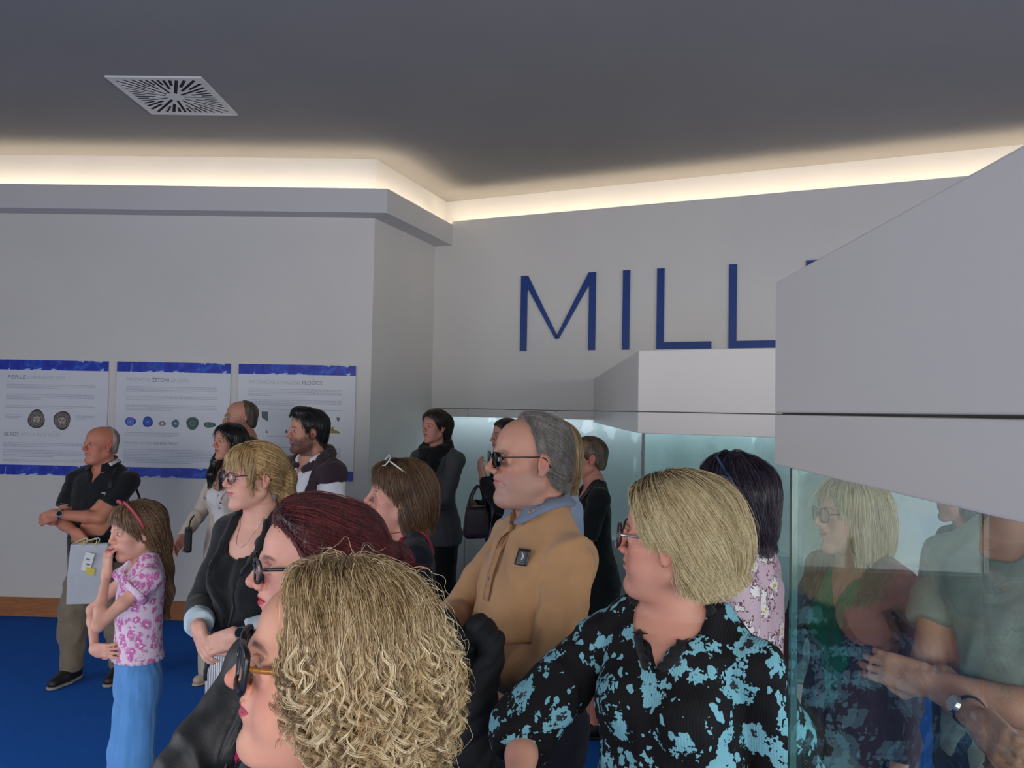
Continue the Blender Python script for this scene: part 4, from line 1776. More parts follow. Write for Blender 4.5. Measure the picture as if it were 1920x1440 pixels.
    def build_body(s, levels=1, feet=True):
        S = SDF()
        s.torso_prims(S, 0.0)
        s.leg_prims(S)
        L = s.L
        for sd in (-1, 1):
            an = s.leg[sd][2]
            S.chain([an, an + np.array([0, 0.05 * L, -0.03 * L]), an + np.array([sd * 0.01, 0.15 * L, -0.05 * L])], [.036 * L, .034 * L, .024 * L], 0.02)
            if sd in s.arm:
                s.arm_prims(S, sd)
                s.hand_prims(S, sd)
        s.neck_prims(S)
        s.head_prims(S)
        s.sdf = S
        s.levels = levels
        s.eyes()

    def finish(s):
        """mesh the figure, thin out the skin hidden under clothes, sharpen the head, colour it"""
        S = s.sdf
        V, Q = S.mesh(s.h)
        hid = np.zeros(len(V), bool)
        for c in s.cloth:
            m = np.nonzero(~hid)[0]
            hid[m] = GridSDF(c).ev(V[m]) < -0.006
        hf = s.hf
        q = hf.to(V)
        hid &= np.linalg.norm(q, axis=1) > 0.15
        if getattr(s, 'hair_g', None) is not None:           # scalp under the hair
            face = np.linalg.norm(q - np.array([0, 0.05, -0.02]), axis=1) < 0.085
            hid |= (s.hair_g.ev(V) < -0.006) & ~face
        V, Q, T = coarsen(V, Q, hid)
        def skull(A):
            q_ = hf.to(A)
            m_ = np.linalg.norm(q_ - np.array([0, 0.040, -0.01]), axis=1) < 0.125
            if getattr(s, 'hair_g', None) is not None:
                m_ &= s.hair_g.ev(A) > -0.004
            return m_
        sels = [skull]
        if s.levels > 1:
            sels.append(lambda A: (np.linalg.norm(hf.to(A) - np.array([0, 0.09, -0.02]), axis=1) < 0.085))
        me = refine(V, Q, T, sels, S)
        o = link('body', me, M_SKIN, s.root)
        V = np.empty(len(me.vertices) * 3, np.float32)
        me.vertices.foreach_get('co', V)
        V = V.reshape(-1, 3).astype(float)
        C = np.ones((len(V), 4), np.float32)
        C[:, :3] = s.skin_color(V)
        a = me.color_attributes.new('skin', 'FLOAT_COLOR', 'POINT')
        a.data.foreach_set('color', C.ravel())
        s.body = o
        for c in s.cloth + [S]:
            c.D = None
        return s

    def eyes(s):
        for q in (-1, 1):
            bm = bmesh.new()
            bmesh.ops.create_uvsphere(bm, u_segments=20, v_segments=14, radius=0.0116 * s.hs)
            me = bm_mesh('eye', bm, True)
            c = s.hf.out((q * 0.0320, 0.0727, 0.0085))
            look = s.hf.dir((0, 1, -0.06))
            V = np.array([v.co for v in me.vertices])
            a_ = V @ look / (0.0116 * s.hs)
            C = np.tile(np.array([0.42, 0.38, 0.36, 1.0]), (len(V), 1))
            C[a_ > 0.80] = (*lin(*s.iris)[:3], 1)
            C[a_ > 0.965] = (0.01, 0.01, 0.01, 1)
            ca = me.color_attributes.new('skin', 'FLOAT_COLOR', 'POINT')
            ca.data.foreach_set('color', C.astype(np.float32).ravel())
            o = link('eye', me, M_EYE, s.root)
            o.location = tuple(c)

    # -- clothes
    def garment(s, name, S, mat, h=None, wrinkle=0.004, wscale=9.0, parent=None, aniso=(1, 1, 0.55), cover=True, sm=1, fold=None):
        V, Q = S.mesh(h or s.h * 1.38)
        V = relax(V, Q, sm, 0.5)
        if wrinkle:
            N = vert_normals(V, Q)
            q = V * wscale * np.array(aniso)
            w_ = np.stack([vnoise(q + 7), vnoise(q + 19), vnoise(q + 31)], 1) - 0.5
            r = vnoise(V * wscale * 1.7 * np.array(aniso) + w_ * 2.2)
            r = 1 - np.abs(2 * r - 1)                       # ridged folds
            r2 = vnoise(V * wscale * 4.5)
            V = V + N * ((r - 0.5) * wrinkle * 1.7 + (r2 - 0.5) * wrinkle * 0.5)[:, None]
        if fold is not None:
            N = vert_normals(V, Q)
            V = V + N * fold(V)[:, None]
        o = link(name, raw_mesh(name, V, Q), mat, parent or s.root)
        if cover:
            s.cloth.append(S)
        return o

    def neck_hole(s, S, r=0.07, drop=0.03, fwd=0.03, k=0.006):
        L = s.L
        b = np.array([0, fwd * L + s.lean * 0.85, 0.835 * s.H - drop * L])
        S.cone(b, b + np.array([0, -0.03 * L, 0.17 * L]), r * L, r * L * 1.25, k, 's')

    def v_neck(s, S, zv, slope=0.55, ymin=0.0, k=0.004, cap=0.072):
        """open V in the front, point at height fraction zv"""
        zv_ = zv * s.H
        yl = ymin
        S.add(lambda P: np.maximum(np.abs(P[:, 0]) * 0.9 - np.minimum(np.maximum(P[:, 2] - zv_, -0.05) * slope, cap), np.maximum(yl - P[:, 1], zv_ - P[:, 2])), (-0.2, yl, zv_), (0.2, 0.4, s.H), k, 's')

    def top(s, name, mat, inf=0.010, sleeve=0.6, sinf=0.012, hem=0.50, flare=0.0, hang=0.3, neck=('round', 0.072, 0.03), wrinkle=0.004, h=None, extra=None, cuff=0.0, bust=True, zf=0.70, wscale=9.0, sfat=1.0, aniso=(1, 1, 0.55), collar_up=0.0):
        S = SDF()
        z0 = hem * s.H
        s.torso_prims(S, inf, z0=z0, k=0.03, flare=flare, hang=hang, bust=bust, zf=zf, z1=(0.852 + collar_up) * s.H)
        if sleeve > 0:
            for sd in (-1, 1):
                if sd in s.arm:
                    si = sinf if np.isscalar(sinf) else sinf
                    p, r = s.arm_prims(S, sd, si, 0.0, sleeve, fat=sfat)
                    # square sleeve end
                    A, E, W = s.arm[sd]
                    d = (E - A) if sleeve <= 1 else (W - E)
                    d = d / np.linalg.norm(d)
                    S.add(lambda P, p=p, d=d, r=r: np.maximum(-((P - p) @ d) + 0.002, np.linalg.norm((P - p) - ((P - p) @ d)[:, None] * d, axis=1) - r * 1.25), p - r * 2.2, p + r * 2.2, 0.003, 's')
        if neck[0] == 'round':
            s.neck_hole(S, neck[1], neck[2])
        elif neck[0] == 'v':
            s.neck_hole(S, neck[1], 0.0)
            s.v_neck(S, neck[2], neck[3])
        if extra:
            extra(S)
        s.last = S
        return s.garment(name, S, mat, h, wrinkle, wscale, aniso=aniso)

    def trousers(s, mat, inf=0.014, flare=0.02, zend=0.03, name='trousers', wrinkle=0.005, waist=0.585, h=None, fold=None):
        S = SDF()
        s.torso_prims(S, inf, z0=0.45 * s.H, z1=waist * s.H, bust=False)
        s.p_keep = len(S.p)
        s.leg_prims(S, inf, zend * s.H, flare)
        zz = zend * s.H
        S.cut(lambda P: zz - P[:, 2])
        wz = waist * s.H
        S.cut(lambda P: P[:, 2] - wz)
        return s.garment(name, S, mat, h or 0.0145, wrinkle, 8.0, fold=fold)

    def shoes(s, mat, sole=None):
        L = s.L * (0.92 if s.sex != 'm' else 1.0)
        for sd in (-1, 1):
            an = s.leg[sd][2]
            S = SDF()
            c = an * np.array([1, 1, 0])
            S.chain([c + np.array([0, -0.035 * L, 0.055 * L]), c + np.array([sd * 0.004, 0.06 * L, 0.050 * L]), c + np.array([sd * 0.012, 0.165 * L, 0.036 * L])], [.050 * L, .046 * L, .036 * L], 0.03)
            S.cone(an + np.array([0, 0, 0.0]), c + np.array([0, 0, 0.06 * L]), .045 * L, .046 * L, 0.02)
            S.cut(lambda P: 0.016 - P[:, 2])
            zc = an[2] + 0.015
            S.cut(lambda P: P[:, 2] - zc)
            sh = s.garment('shoe', S, mat, 0.011, 0.0)
            U = SDF()
            U.chain([c + np.array([0, -0.035 * L, 0.012]), c + np.array([sd * 0.004, 0.06 * L, 0.012]), c + np.array([sd * 0.012, 0.168 * L, 0.012])], [.052 * L, .049 * L, .040 * L], 0.03)
            U.cut(lambda P: P[:, 2] - 0.020)
            U.cut(lambda P: 0.001 - P[:, 2])
            V, Q = U.mesh(0.011)
            link('sole', raw_mesh('sole', V, Q), sole or mat, sh)
            if sole is not None:
                for k_ in range(4):
                    y = 0.055 + 0.022 * k_
                    z = 0.098 - 0.0105 * k_
                    pts = smooth_path([c + np.array([sd * 0.006 - 0.022, y * L, (z - 0.016) * L]), c + np.array([sd * 0.006, (y + 0.004) * L, z * L + 0.003]), c + np.array([sd * 0.006 + 0.022, y * L, (z - 0.016) * L])], 7)
                    link('lace', tube_mesh('lace', pts, 0.0035, 5), sole, sh)

    # -- things on the head
    def glasses(s, rim=None, lens=None, w_=0.026, hh=0.020, r=0.0018, up=0.0, back=0.0, shape=2.6, tilt=0.0, name='spectacles', temple=None, dz=0.0, thick=1.0, gap=0.033, rimless=False, temple_r=None, drop=0.0):
        """spectacles; up/back move them on to the crown"""
        rim = rim or M_BLACKFRAME
        temple = temple or rim
        n = 40
        a_ = np.linspace(0, 2 * np.pi, n, endpoint=False)
        Rt = np.array(Matrix.Rotation(tilt, 3, 'X'))

        def tf(P):
            c0 = np.array([0, 0.10, 0.006])
            P = (np.asarray(P, float) - c0) @ Rt.T + c0 + np.array([0, back, up])
            return s.hf.out(P)
        y0 = 0.102 + 0.006 * (s.nose - 1)
        g = None
        ct, st = np.cos(a_), np.sin(a_)
        ex = np.sign(ct) * np.abs(ct) ** (2 / shape) * w_
        ez = np.sign(st) * np.abs(st) ** (2 / shape) * hh
        paths = []
        for q in (-1, 1):
            P = np.stack([q * gap + ex, y0 - 0.25 * np.maximum(np.abs(q * gap + ex) - 0.03, 0) - drop * 0, 0.006 + dz + ez], 1)
            paths.append(tf(P))
        g = link(name, tube_mesh(name, np.array(paths), r, 6, True, flat=thick), rim, s.root)
        for q, pth in zip((-1, 1), paths):
            c = pth.mean(0)
            V = np.vstack([pth, c])
            nrm = s.hf.dir(Rt @ np.array([0, 1, 0])) * 0.0006
            VV = np.vstack([V + nrm, V - nrm])
            T = []
            m = n + 1
            for i in range(n):
                j = (i + 1) % n
                T += [(i, j, n), (m + j, m + i, m + n), (i, m + i, j), (j, m + i, m + j)]
            if lens is not None:
                link('lens', raw_mesh('lens', VV, None, np.array(T)), lens, g)
        br = smooth_path(tf([(-0.0085, y0, 0.010 + dz), (0, y0 + 0.003, 0.013 + dz), (0.0085, y0, 0.010 + dz)]), 8)
        link('bridge', tube_mesh('bridge', br, r * 0.9, 6), rim, g)
        tr = temple_r or r * 0.8
        for q in (-1, 1):
            ox = gap + w_ - 0.002
            P = [(q * ox, y0 - 0.012, 0.012 + dz), (q * (ox + 0.008), y0 - 0.022, 0.013 + dz), (q * 0.079, 0.03, 0.014 + dz * 0.8), (q * 0.0815, -0.014, 0.012 + dz * 0.6), (q * 0.080, -0.032, -0.012)]
            link('temple', tube_mesh('temple', smooth_path(tf(P), 24), tr, 6, flat=1.6), temple, g)
        return g

    def watch(s, sd, band, dial, t=1.93, r=0.030, inf=0.004, face_dir=None):
        A, E, W = s.arm[sd]
        p = E + (W - E) * (t - 1)
        d = (W - E) / np.linalg.norm(W - E)
        hdir, palm, *_ = s.hand[sd]
        d, n, x = basis(d, palm if face_dir is None else -np.asarray(face_dir, float))
        R0 = r * s.L * {'m': 1.0, 'f': 0.88, 'c': .7}[s.sex] + inf
        a_ = np.linspace(0, 2 * np.pi, 28, endpoint=False)
        P = p + (np.cos(a_)[:, None] * n + np.sin(a_)[:, None] * x) * R0
        w_ = link('watch', tube_mesh('watch', P[None], 0.0085, 8, True, flat=1.0), band, s.root)
        # squash the band: thin radially, wide along the arm
        me = w_.data
        for v in me.vertices:
            q = np.array(v.co) - p
            ax_ = d * (q @ d)
            rad = q - ax_
            l_ = np.linalg.norm(rad)
            v.co = Vector(p + ax_ + rad / l_ * (R0 + (l_ - R0) * 0.28))
        bm = bmesh.new()
        bmesh.ops.create_cone(bm, cap_ends=True, segments=24, radius1=0.0205, radius2=0.0185, depth=0.009)
        M = Matrix((Vector(x), Vector(np.cross(-n, x)), Vector(-n))).transposed()
        for v in bm.verts:
            v.co = M @ v.co + Vector(p - n * (R0 + 0.004))
        link('watch_case', bm_mesh('watch_case', bm), M_METAL if dial is not None else band, w_)
        bm = bmesh.new()
        bmesh.ops.create_cone(bm, cap_ends=True, segments=24, radius1=0.016, radius2=0.016, depth=0.0016)
        for v in bm.verts:
            v.co = M @ v.co + Vector(p - n * (R0 + 0.009))
        link('dial', bm_mesh('dial', bm), dial or band, w_)

    def button(s, S, x, z, mat, r=0.006, parent=None, dirv=(0, -1, 0)):
        P = march(S, np.array([[x, 0.45, z]]), np.array([dirv], float))
        n = S.grad(P, 0.004)[0]
        bm = bmesh.new()
        bmesh.ops.create_cone(bm, cap_ends=True, segments=14, radius1=r, radius2=r * 0.8, depth=0.003)
        q = Vector(n).to_track_quat('Z', 'Y').to_matrix()
        for v in bm.verts:
            v.co = q @ v.co + Vector(P[0] + n * 0.008)
        link('button', bm_mesh('button', bm), mat, parent or s.root)

    # -- hair
    def hair_cap(s, thick=0.013, line=(0.030, 0.62), nape=-0.075, extra=None, mat=None, h=0.005, name='hair', grooves=0.0025, temple=0.0, side_cut=True, gscale=70.0, keep=None, ear=True, recede=0.0, wavy=0.0):
        f = s.hf
        S = SDF()
        S.ell((0, -0.015, 0.038), (0.0775 + thick * 0.75, 0.099 + thick, 0.082 + thick), 0.01, fr=f)
        S.ell((0, 0.016, 0.048), (0.064 + thick * 0.6, 0.068 + thick, 0.060 + thick), 0.02, fr=f)
        # back of the head down to the nape
        S.ell((0, -0.050, -0.030), (0.056 + thick * 0.5, 0.052 + thick, 0.060), 0.03, fr=f)
        a0, a1 = line

        def face_cut(P):
            q = f.to(P)
            x, y, z = q.T
            lim = a0 + a1 * z - recede * np.exp(-((np.abs(x) - 0.045) / 0.02) ** 2) * (z > 0.04)
            lim = np.where(z < -0.005, np.minimum(lim, -0.012 + 0.9 * (z + 0.005) + 0.038 * np.clip((z + 0.03) / 0.03, 0, 1)), lim) if side_cut else lim
            return (y - lim) * 0.8 * f.s

        def nape_cut(P):
            q = f.to(P)
            return (nape - q[:, 2]) * f.s
        S.cut(face_cut, 0.006)
        S.cut(nape_cut, 0.006)
        if ear:
            for q in (-1, 1):
                S.ell((q * 0.082, -0.010, -0.008), (0.022, 0.022, 0.036), 0.006, 's', fr=f)
        if extra:
            extra(S, f)
        s.hair_sdf = S
        V, Q = S.mesh(h)
        V = relax(V, Q, 2, 0.5)
        if grooves:
            N = vert_normals(V, Q)
            q = f.to(V)
            # strand direction: fan out from the crown, so noise is stretched along it
            ang = np.arctan2(q[:, 0], q[:, 1] + 0.03)
            rr = np.linalg.norm(q - np.array([0, -0.03, 0.12]), axis=1)
            P = np.stack([np.cos(ang) * gscale * 0.16, np.sin(ang) * gscale * 0.16, rr * 12 + wavy * np.sin(rr * 60)], 1)
            g = vnoise(P * 1.6) + 0.5 * vnoise(P * np.array([4, 4, 1.6]) + 9)
            V = V + N * ((g - 0.75) * grooves * 2)[:, None]
        me = raw_mesh(name, V, Q)
        tone = me.attributes.new('tone', 'FLOAT', 'POINT')
        tone.data.foreach_set('value', np.clip(vnoise(V * 60 * np.array([1, 1, .3])) - 0.35, 0, 1).astype(np.float32))
        o = link(name, me, mat, s.root)
        s.hair = o
        s.hair_V = V
        s.hair_g = GridSDF(S)
        return o

    def strands(s, n, length, rad=0.0006, steps=18, flow=None, mat=None, curl=0.0, freq=55.0, lift=0.001, jitter=0.0015, region=None, name='strands', seed=1, wave=0.0, tail=True, grav=1.0, flyaway=0.0, tone=(0.15, 0.75), lenvar=0.4, crown=(0, -0.03, 0.125), taper=True, tail_len=0.014, clump=1, cspread=0.0016):
        """strands that run over the surface of the hair shape along its flow"""
        rs = np.random.RandomState(seed)
        S, f = s.hair_g, s.hf
        V = s.hair_V
        if region is not None:
            V = V[region(f.to(V))]
        P = V[rs.randint(0, len(V), n)] + rs.normal(0, 0.002, (n, 3))
        off = lift + np.abs(rs.normal(0, jitter, n))
        st = length * (1 + lenvar * (rs.rand(n) - 0.5) * 2) / steps
        cr = np.asarray(crown)
        path = [P.copy()]
        fly = rs.normal(0, 1, (n, 3)) * flyaway
        loose = np.zeros(n, bool)
        gone = np.zeros(n)
        vel = None
        for i in range(steps):
            N = S.grad(P, 0.003)
            q = f.to(P)
            d0 = q - cr
            d0 /= np.linalg.norm(d0, axis=1, keepdims=True) + 1e-6
            dloc = d0 * 0.8
            dloc[:, 2] -= grav
            if flow is not None:
                dloc = flow(q, dloc)
            D = dloc @ f.R.T + fly
            on = ~loose
            T = D - N * np.einsum('ij,ij->i', D, N)[:, None] * on[:, None]
            T /= np.linalg.norm(T, axis=1, keepdims=True) + 1e-9
            if vel is None:
                vel = T
            vel = vel * 0.45 + T * 0.55
            vel /= np.linalg.norm(vel, axis=1, keepdims=True) + 1e-9
            go = np.where(gone > tail_len, 0.02, 1.0)
            P = P + vel * (st * go)[:, None]
            gone = gone + st * loose
            d = S.ev(P)
            N = S.grad(P, 0.003)
            if tail:
                loose |= (N @ np.array([0, 0, 1.0])) < -0.45
            push = np.where(loose, np.maximum(off - d, 0), off - d)
            P = P + N * np.clip(push, -0.006, 0.006)[:, None]
            path.append(P.copy())
        X = np.stack(path, 1)
        M = steps + 1
        n0 = n
        if curl or wave:
            M2 = int(steps * (3 if curl else 1.6)) + 1
            u = np.linspace(0, steps, M2)
            i = np.minimum(u.astype(int), steps - 1)
            t = (u - i)[None, :, None]
            X = X[:, i] * (1 - t) + X[:, i + 1] * t
            M = M2
            T = np.gradient(X, axis=1)
            sl = np.cumsum(np.linalg.norm(T, axis=2), 1)
            T /= np.linalg.norm(T, axis=2, keepdims=True) + 1e-9
            ref = np.array([0.3, 0.5, 0.8])
            A = np.cross(T, ref)
            A /= np.linalg.norm(A, axis=2, keepdims=True) + 1e-9
            B = np.cross(T, A)
            ph = rs.rand(n, 1) * 6.28 + sl * freq * (0.7 + 0.6 * rs.rand(n, 1)) * np.where(rs.rand(n, 1) < 0.5, -1, 1)
            g = np.clip(np.linspace(0, 1.6, M), 0, 1)[None]
            amp = (curl or wave) * (0.45 + 0.9 * rs.rand(n, 1)) * g
            X = X + (A * np.cos(ph)[..., None] * amp[..., None] + B * (np.sin(ph) * (1.0 if curl else 0.2))[..., None] * amp[..., None])
        if clump > 1:
            o = rs.normal(0, cspread, (n, clump, 1, 3)) * np.linspace(0.6, 1.6, M)[None, None, :, None]
            o = o + rs.normal(0, cspread * 0.3, (n, clump, M, 3)).cumsum(2) * 0.25
            X = (X[:, None] + o).reshape(n * clump, M, 3)
            n = n * clump
        tp = (np.linspace(1, 0.35, M) if taper else np.ones(M))[None]
        R_ = rad * (0.6 + 0.8 * rs.rand(n, 1)) * tp
        cv = bpy.data.hair_curves.new(name)
        cv.add_curves([M] * n)
        cv.attributes['position'].data.foreach_set('vector', X.astype(np.float32).ravel())
        ra = cv.attributes.get('radius') or cv.attributes.new('radius', 'FLOAT', 'POINT')
        ra.data.foreach_set('value', np.broadcast_to(R_, (n, M)).astype(np.float32).ravel())
        a = cv.attributes.new('tone', 'FLOAT', 'CURVE')
        tn = np.repeat(rs.uniform(tone[0], tone[1], n0), n // n0) + rs.normal(0, 0.06, n)
        a.data.foreach_set('value', np.clip(tn, 0, 1).astype(np.float32))
        me = cv
        return link(name, me, mat, s.hair, kind='stuff')


# ---------------------------------------------------------------- clothing details shared by several people
def collar(p, S, mat, name='collar', gap=0.30, width=0.045, r=0.066, zb=0.868, zf=0.832, tip=0.020, yoff=-0.012, thick=0.004, stand=0.010, parent=None, fwd=0.0, off=0.005):
    L, H = p.L, p.H
    n = 41
    ph = np.linspace(gap, 2 * np.pi - gap, n)
    fr = (1 - np.cos(ph)) / 2
    z = (zf + (zb - zf) * fr ** 0.8) * H
    c = np.stack([np.zeros(n), np.full(n, yoff * L + p.lean * 0.85) + fwd * L * (1 - fr), z], 1)
    o = np.stack([np.sin(ph), np.cos(ph), 0 * ph], 1)
    inner = c + o * r * L
    edge = np.exp(-((np.minimum(ph - gap, 2 * np.pi - gap - ph)) / 0.45) ** 2)
    w_ = (width + tip * edge)[:, None] * L
    rows = [inner - np.array([0, 0, 0.03 * L]), inner + np.array([0, 0, stand * L]), inner + o * 0.008 * L + np.array([0, 0, (stand + 0.003) * L])]
    for t in (0.35, 0.7, 1.0):
        X = inner + o * w_ * t * 0.75 + np.array([0, 0, stand * L]) - np.array([0, 0, 1.0]) * w_ * t * 0.75
        for _ in range(3):
            d = S.ev(X)
            X = X + S.grad(X, 0.004) * np.maximum(off - d, 0)[:, None]
        rows.append(X)
    G = np.stack(rows, 1)
    N = np.cross(np.gradient(G, axis=0), np.gradient(G, axis=1))
    N /= np.linalg.norm(N, axis=2, keepdims=True) + 1e-9
    if (N[n // 2, -1] @ np.array([0, -1, 0.3])) < 0:
        N = -N
    V, Q = shell(G, N, thick)
    return link(name, raw_mesh(name, V, Q), mat, parent or p.root)


def lapels(p, S, mat, zv=0.60, ztop=0.845, w_=0.06, xtop=0.062, parent=None, thick=0.004):
    """notched lapels folded back along the open front"""
    H, L = p.H, p.L
    for sd in (-1, 1):
        z0, z1 = zv * H, ztop * H
        zm = z0 + (z1 - z0) * 0.72
        inn = [(sd * 0.012 * L, 0.1, z0), (sd * 0.035 * L, 0.1, z0 + (z1 - z0) * 0.45), (sd * 0.055 * L, 0.1, zm), (sd * xtop * L, 0.1, z1)]
        out = [(sd * 0.016 * L, 0.1, z0 - 0.004), (sd * (0.035 + w_ * 0.85) * L, 0.1, z0 + (z1 - z0) * 0.45), (sd * (0.055 + w_ * 1.05) * L, 0.1, zm + 0.01), (sd * (xtop + 0.035) * L, 0.1, z1 - 0.012)]
        me = patch('lapel', S, inn, out, 7, (0, -1, 0), 0.003, thick, m=22, back=0.4)
        link('lapel', me, mat, parent or p.root)


def blazer(p, mat, inner_sdf=None, hem=0.44, sleeve=1.95, inf=0.022, sinf=0.014, zv=0.60, slope=0.42, flare=0.05, name='blazer', wrinkle=0.005, hang=0.55, buttons=None, lap=0.055, sfat=1.0, h=None, part=0.16, cap=0.072):
    def ex(S):
        p.neck_hole(S, 0.075, 0.0, 0.02)
        p.v_neck(S, zv, slope, ymin=0.0, cap=cap)
        # parted fronts below the button
        zv_ = zv * p.H
        S.add(lambda P: np.maximum(np.maximum(np.abs(P[:, 0]) - 0.004 - np.minimum(part * np.maximum(zv_ - 0.03 - P[:, 2], 0), 0.10), 0.02 - P[:, 1]), P[:, 2] - zv_), (-0.11, 0.02, 0.3 * p.H), (0.11, 0.4, zv_), 0.004, 's')
    o = p.top(name, mat, inf, sleeve, sinf, hem, flare, hang, ('none',), wrinkle, extra=ex, zf=0.64, sfat=sfat, h=h)
    lapels(p, p.last, mat, zv, 0.848, lap, parent=o)
    if buttons:
        p.button(p.last, 0.012, (zv - 0.012) * p.H, buttons, 0.009, o)
    return o


def hair_sides(x=0.062, y=-0.03, z=-0.04, rx=0.03, ry=0.06, rz=0.085, back=(0.066, 0.046, 0.085), bz=-0.05, by=-0.072, k=0.02):
    def ex(S, f):
        for q in (-1, 1):
            S.ell((q * x, y, z), (rx, ry, rz), k, fr=f)
        S.ell((0, by, bz), back, k, fr=f)
    return ex


B_LACK = lin(20, 20, 23)
M_BLACK = fabric('black_cloth', lin(24, 24, 27), 0.8, folds=0.2)
M_BLACK2 = fabric('black_knit', lin(17, 17, 20), 0.95, folds=0.15)
M_NAVY = fabric('navy_cloth', lin(20, 24, 40), 0.85)
M_DARKSHOE = plain('dark_leather', lin(26, 24, 24), 0.45)
M_WHITE = fabric('white_cotton', lin(226, 226, 230), 0.85, folds=0.3)
M_WATCHDARK = plain('watch_dark', (0.012, 0.014, 0.02), 0.12)


# ================================================================ the people nearest to the camera
def grey_man():
    p = Person('grey-haired man in tan sweater and dark glasses holding a black jacket', 993, 781, 2.3, 118, 109, 'm', hs=1.075, girth=1.06, belly=0.05, lips=(190, 124, 112), sw=0.92, h=0.005, skin=(206, 158, 138), brow=(120, 112, 104), nose=1.25, jowl=0.003, face=1.03, pitch=0, stubble=(150, 140, 134), age=1, blush=0.8, shz=0.778)
    Person.stub_w = 0.35
    p.reach(-1, (-0.07, 0.275, 1.085), (-1.0, -0.6, -0.6), hdir=(0.9, 0.3, -0.1), palm=(0, -0.5, -1), curl=0.7)
    p.reach(1, (0.03, 0.285, 1.14), (0.8, 0.1, -0.8), hdir=(-0.9, 0.2, -0.2), palm=(0, -0.6, -0.8), curl=0.7)
    p.build_body(1)
    tan = fabric('tan_sweatshirt', lin(196, 150, 106), 0.9, weave=900, folds=0.3, sheen=0.3)
    sw = p.top('sweater', tan, 0.016, 1.93, ([0, 0.6, 1, 1.5, 2], [0.012, 0.014, 0.018, 0.018, 0.012]), 0.52, 0.0, 0.7, ('none',), 0.010, wscale=7.0, extra=lambda S: (p.neck_hole(S, 0.070, 0.0, 0.015), p.v_neck(S, 0.775, 0.22)), aniso=(1, 1, 0.8))
    blue = fabric('collar_grey_blue', lin(124, 138, 160), 0.85)
    S = p.last
    collar(p, S, blue, gap=0.34, width=0.040, r=0.072, zb=0.868, zf=0.842, tip=0.018, parent=sw, off=0.011)
    # polo placket with two buttons
    H, L = p.H, p.L
    link('placket', patch('placket', S, [(-0.014, 0.1, 0.815 * H), (-0.014, 0.1, 0.70 * H)], [(0.014, 0.1, 0.815 * H), (0.014, 0.1, 0.70 * H)], 4, (0, -1, 0), 0.006, 0.003, m=14), fabric('placket_tan', lin(188, 142, 100), 0.9), sw)
    for z in (0.775, 0.735):
        p.button(S, 0, z * H, plain('button_grey', lin(110, 112, 126), 0.3), 0.0065, sw)
    link('badge', patch('badge', S, [(-0.128 * L, 0.1, 0.790 * H), (-0.128 * L, 0.1, 0.766 * H)], [(-0.092 * L, 0.1, 0.790 * H), (-0.092 * L, 0.1, 0.766 * H)], 6, (0, -1, 0), 0.008, 0.003, m=8), plain('badge_dark', lin(44, 48, 52), 0.4), sw)
    link('badge_mark', patch('badge_mark', S, [(-0.1085 * L, 0.1, 0.786 * H), (-0.116 * L, 0.1, 0.780 * H), (-0.112 * L, 0.1, 0.774 * H)], [(-0.1055 * L, 0.1, 0.786 * H), (-0.110 * L, 0.1, 0.780 * H), (-0.1095 * L, 0.1, 0.774 * H)], 3, (0, -1, 0), 0.0105, 0.0015, m=8), plain('badge_white', lin(200, 204, 208), 0.4), sw)
    p.trousers(fabric('dark_blue_trousers', lin(28, 30, 42), 0.85))
    p.shoes(M_DARKSHOE)
    hm = hair_mat('grey_hair', lin(86, 80, 74), lin(128, 122, 116), lin(178, 174, 170), 0.55)
    def ex(S_, f):
        S_.ell((0, -0.068, -0.02), (0.064, 0.045, 0.06), 0.02, fr=f)
    p.hair_cap(0.010, (-0.004, 0.22), -0.070, ex, hm, 0.005, grooves=0.002)
    fl = lambda q, d: np.stack([0 * q[:, 0], -1.0 + 0 * q[:, 1], -0.55 + 0 * q[:, 2]], 1)
    p.strands(9000, 0.05, 0.0003, 8, fl, hm, lift=0.0005, jitter=0.002, seed=3, wave=0.0015, freq=90, tone=(0.0, 0.8))
    p.glasses(M_BLACKFRAME, M_DARKLENS, 0.027, 0.0185, 0.0016, shape=3.2, temple=plain('tortoise_dark', lin(50, 34, 24), 0.3))
    p.finish()
    # padded jacket hanging over his forearms: a thing of its own
    J = SDF()
    c = np.array(at(874, 1190, 2.035))
    o3 = lambda x, y, z: c + np.array([x, y, z])
    J.chain([o3(-0.085, 0.05, -0.03), o3(-0.055, 0.01, 0.016), o3(-0.040, -0.03, -0.02), o3(-0.050, -0.04, -0.13), o3(-0.05, -0.02, -0.30), o3(-0.05, 0.0, -0.46)], [0.034, 0.040, 0.042, 0.046, 0.060, 0.075], 0.010)
    J.chain([o3(0.012, 0.05, -0.02), o3(0.032, 0.0, 0.012), o3(0.066, -0.02, -0.012), o3(0.060, -0.03, -0.06), o3(0.030, -0.05, -0.14), o3(0.02, -0.045, -0.30), o3(0.03, -0.03, -0.48)], [0.034, 0.038, 0.036, 0.040, 0.046, 0.064, 0.085], 0.010)
    J.chain([o3(-0.02, 0.03, -0.03), o3(-0.01, -0.01, -0.10), o3(0.0, -0.01, -0.30)], [0.040, 0.050, 0.070], 0.02)
    J.chain([o3(0.070, 0.0, -0.06), o3(0.045, -0.01, -0.16), o3(0.06, -0.01, -0.28), o3(0.09, 0.0, -0.42)], [0.026, 0.036, 0.050, 0.060], 0.015)
    V, Q = J.mesh(0.005)
    V = relax(V, Q, 2)
    N = vert_normals(V, Q)
    dd = ((V - c) @ np.array([0.45, 0.2, -0.87]) + 0.03 * vnoise(V * 12)) * 24 % 1.0
    V = V + N * (0.007 * (np.sqrt(np.sin(np.pi * dd)) - 0.6) + 0.016 * (vnoise(V * 17) - 0.5))[:, None]
    Vw = V
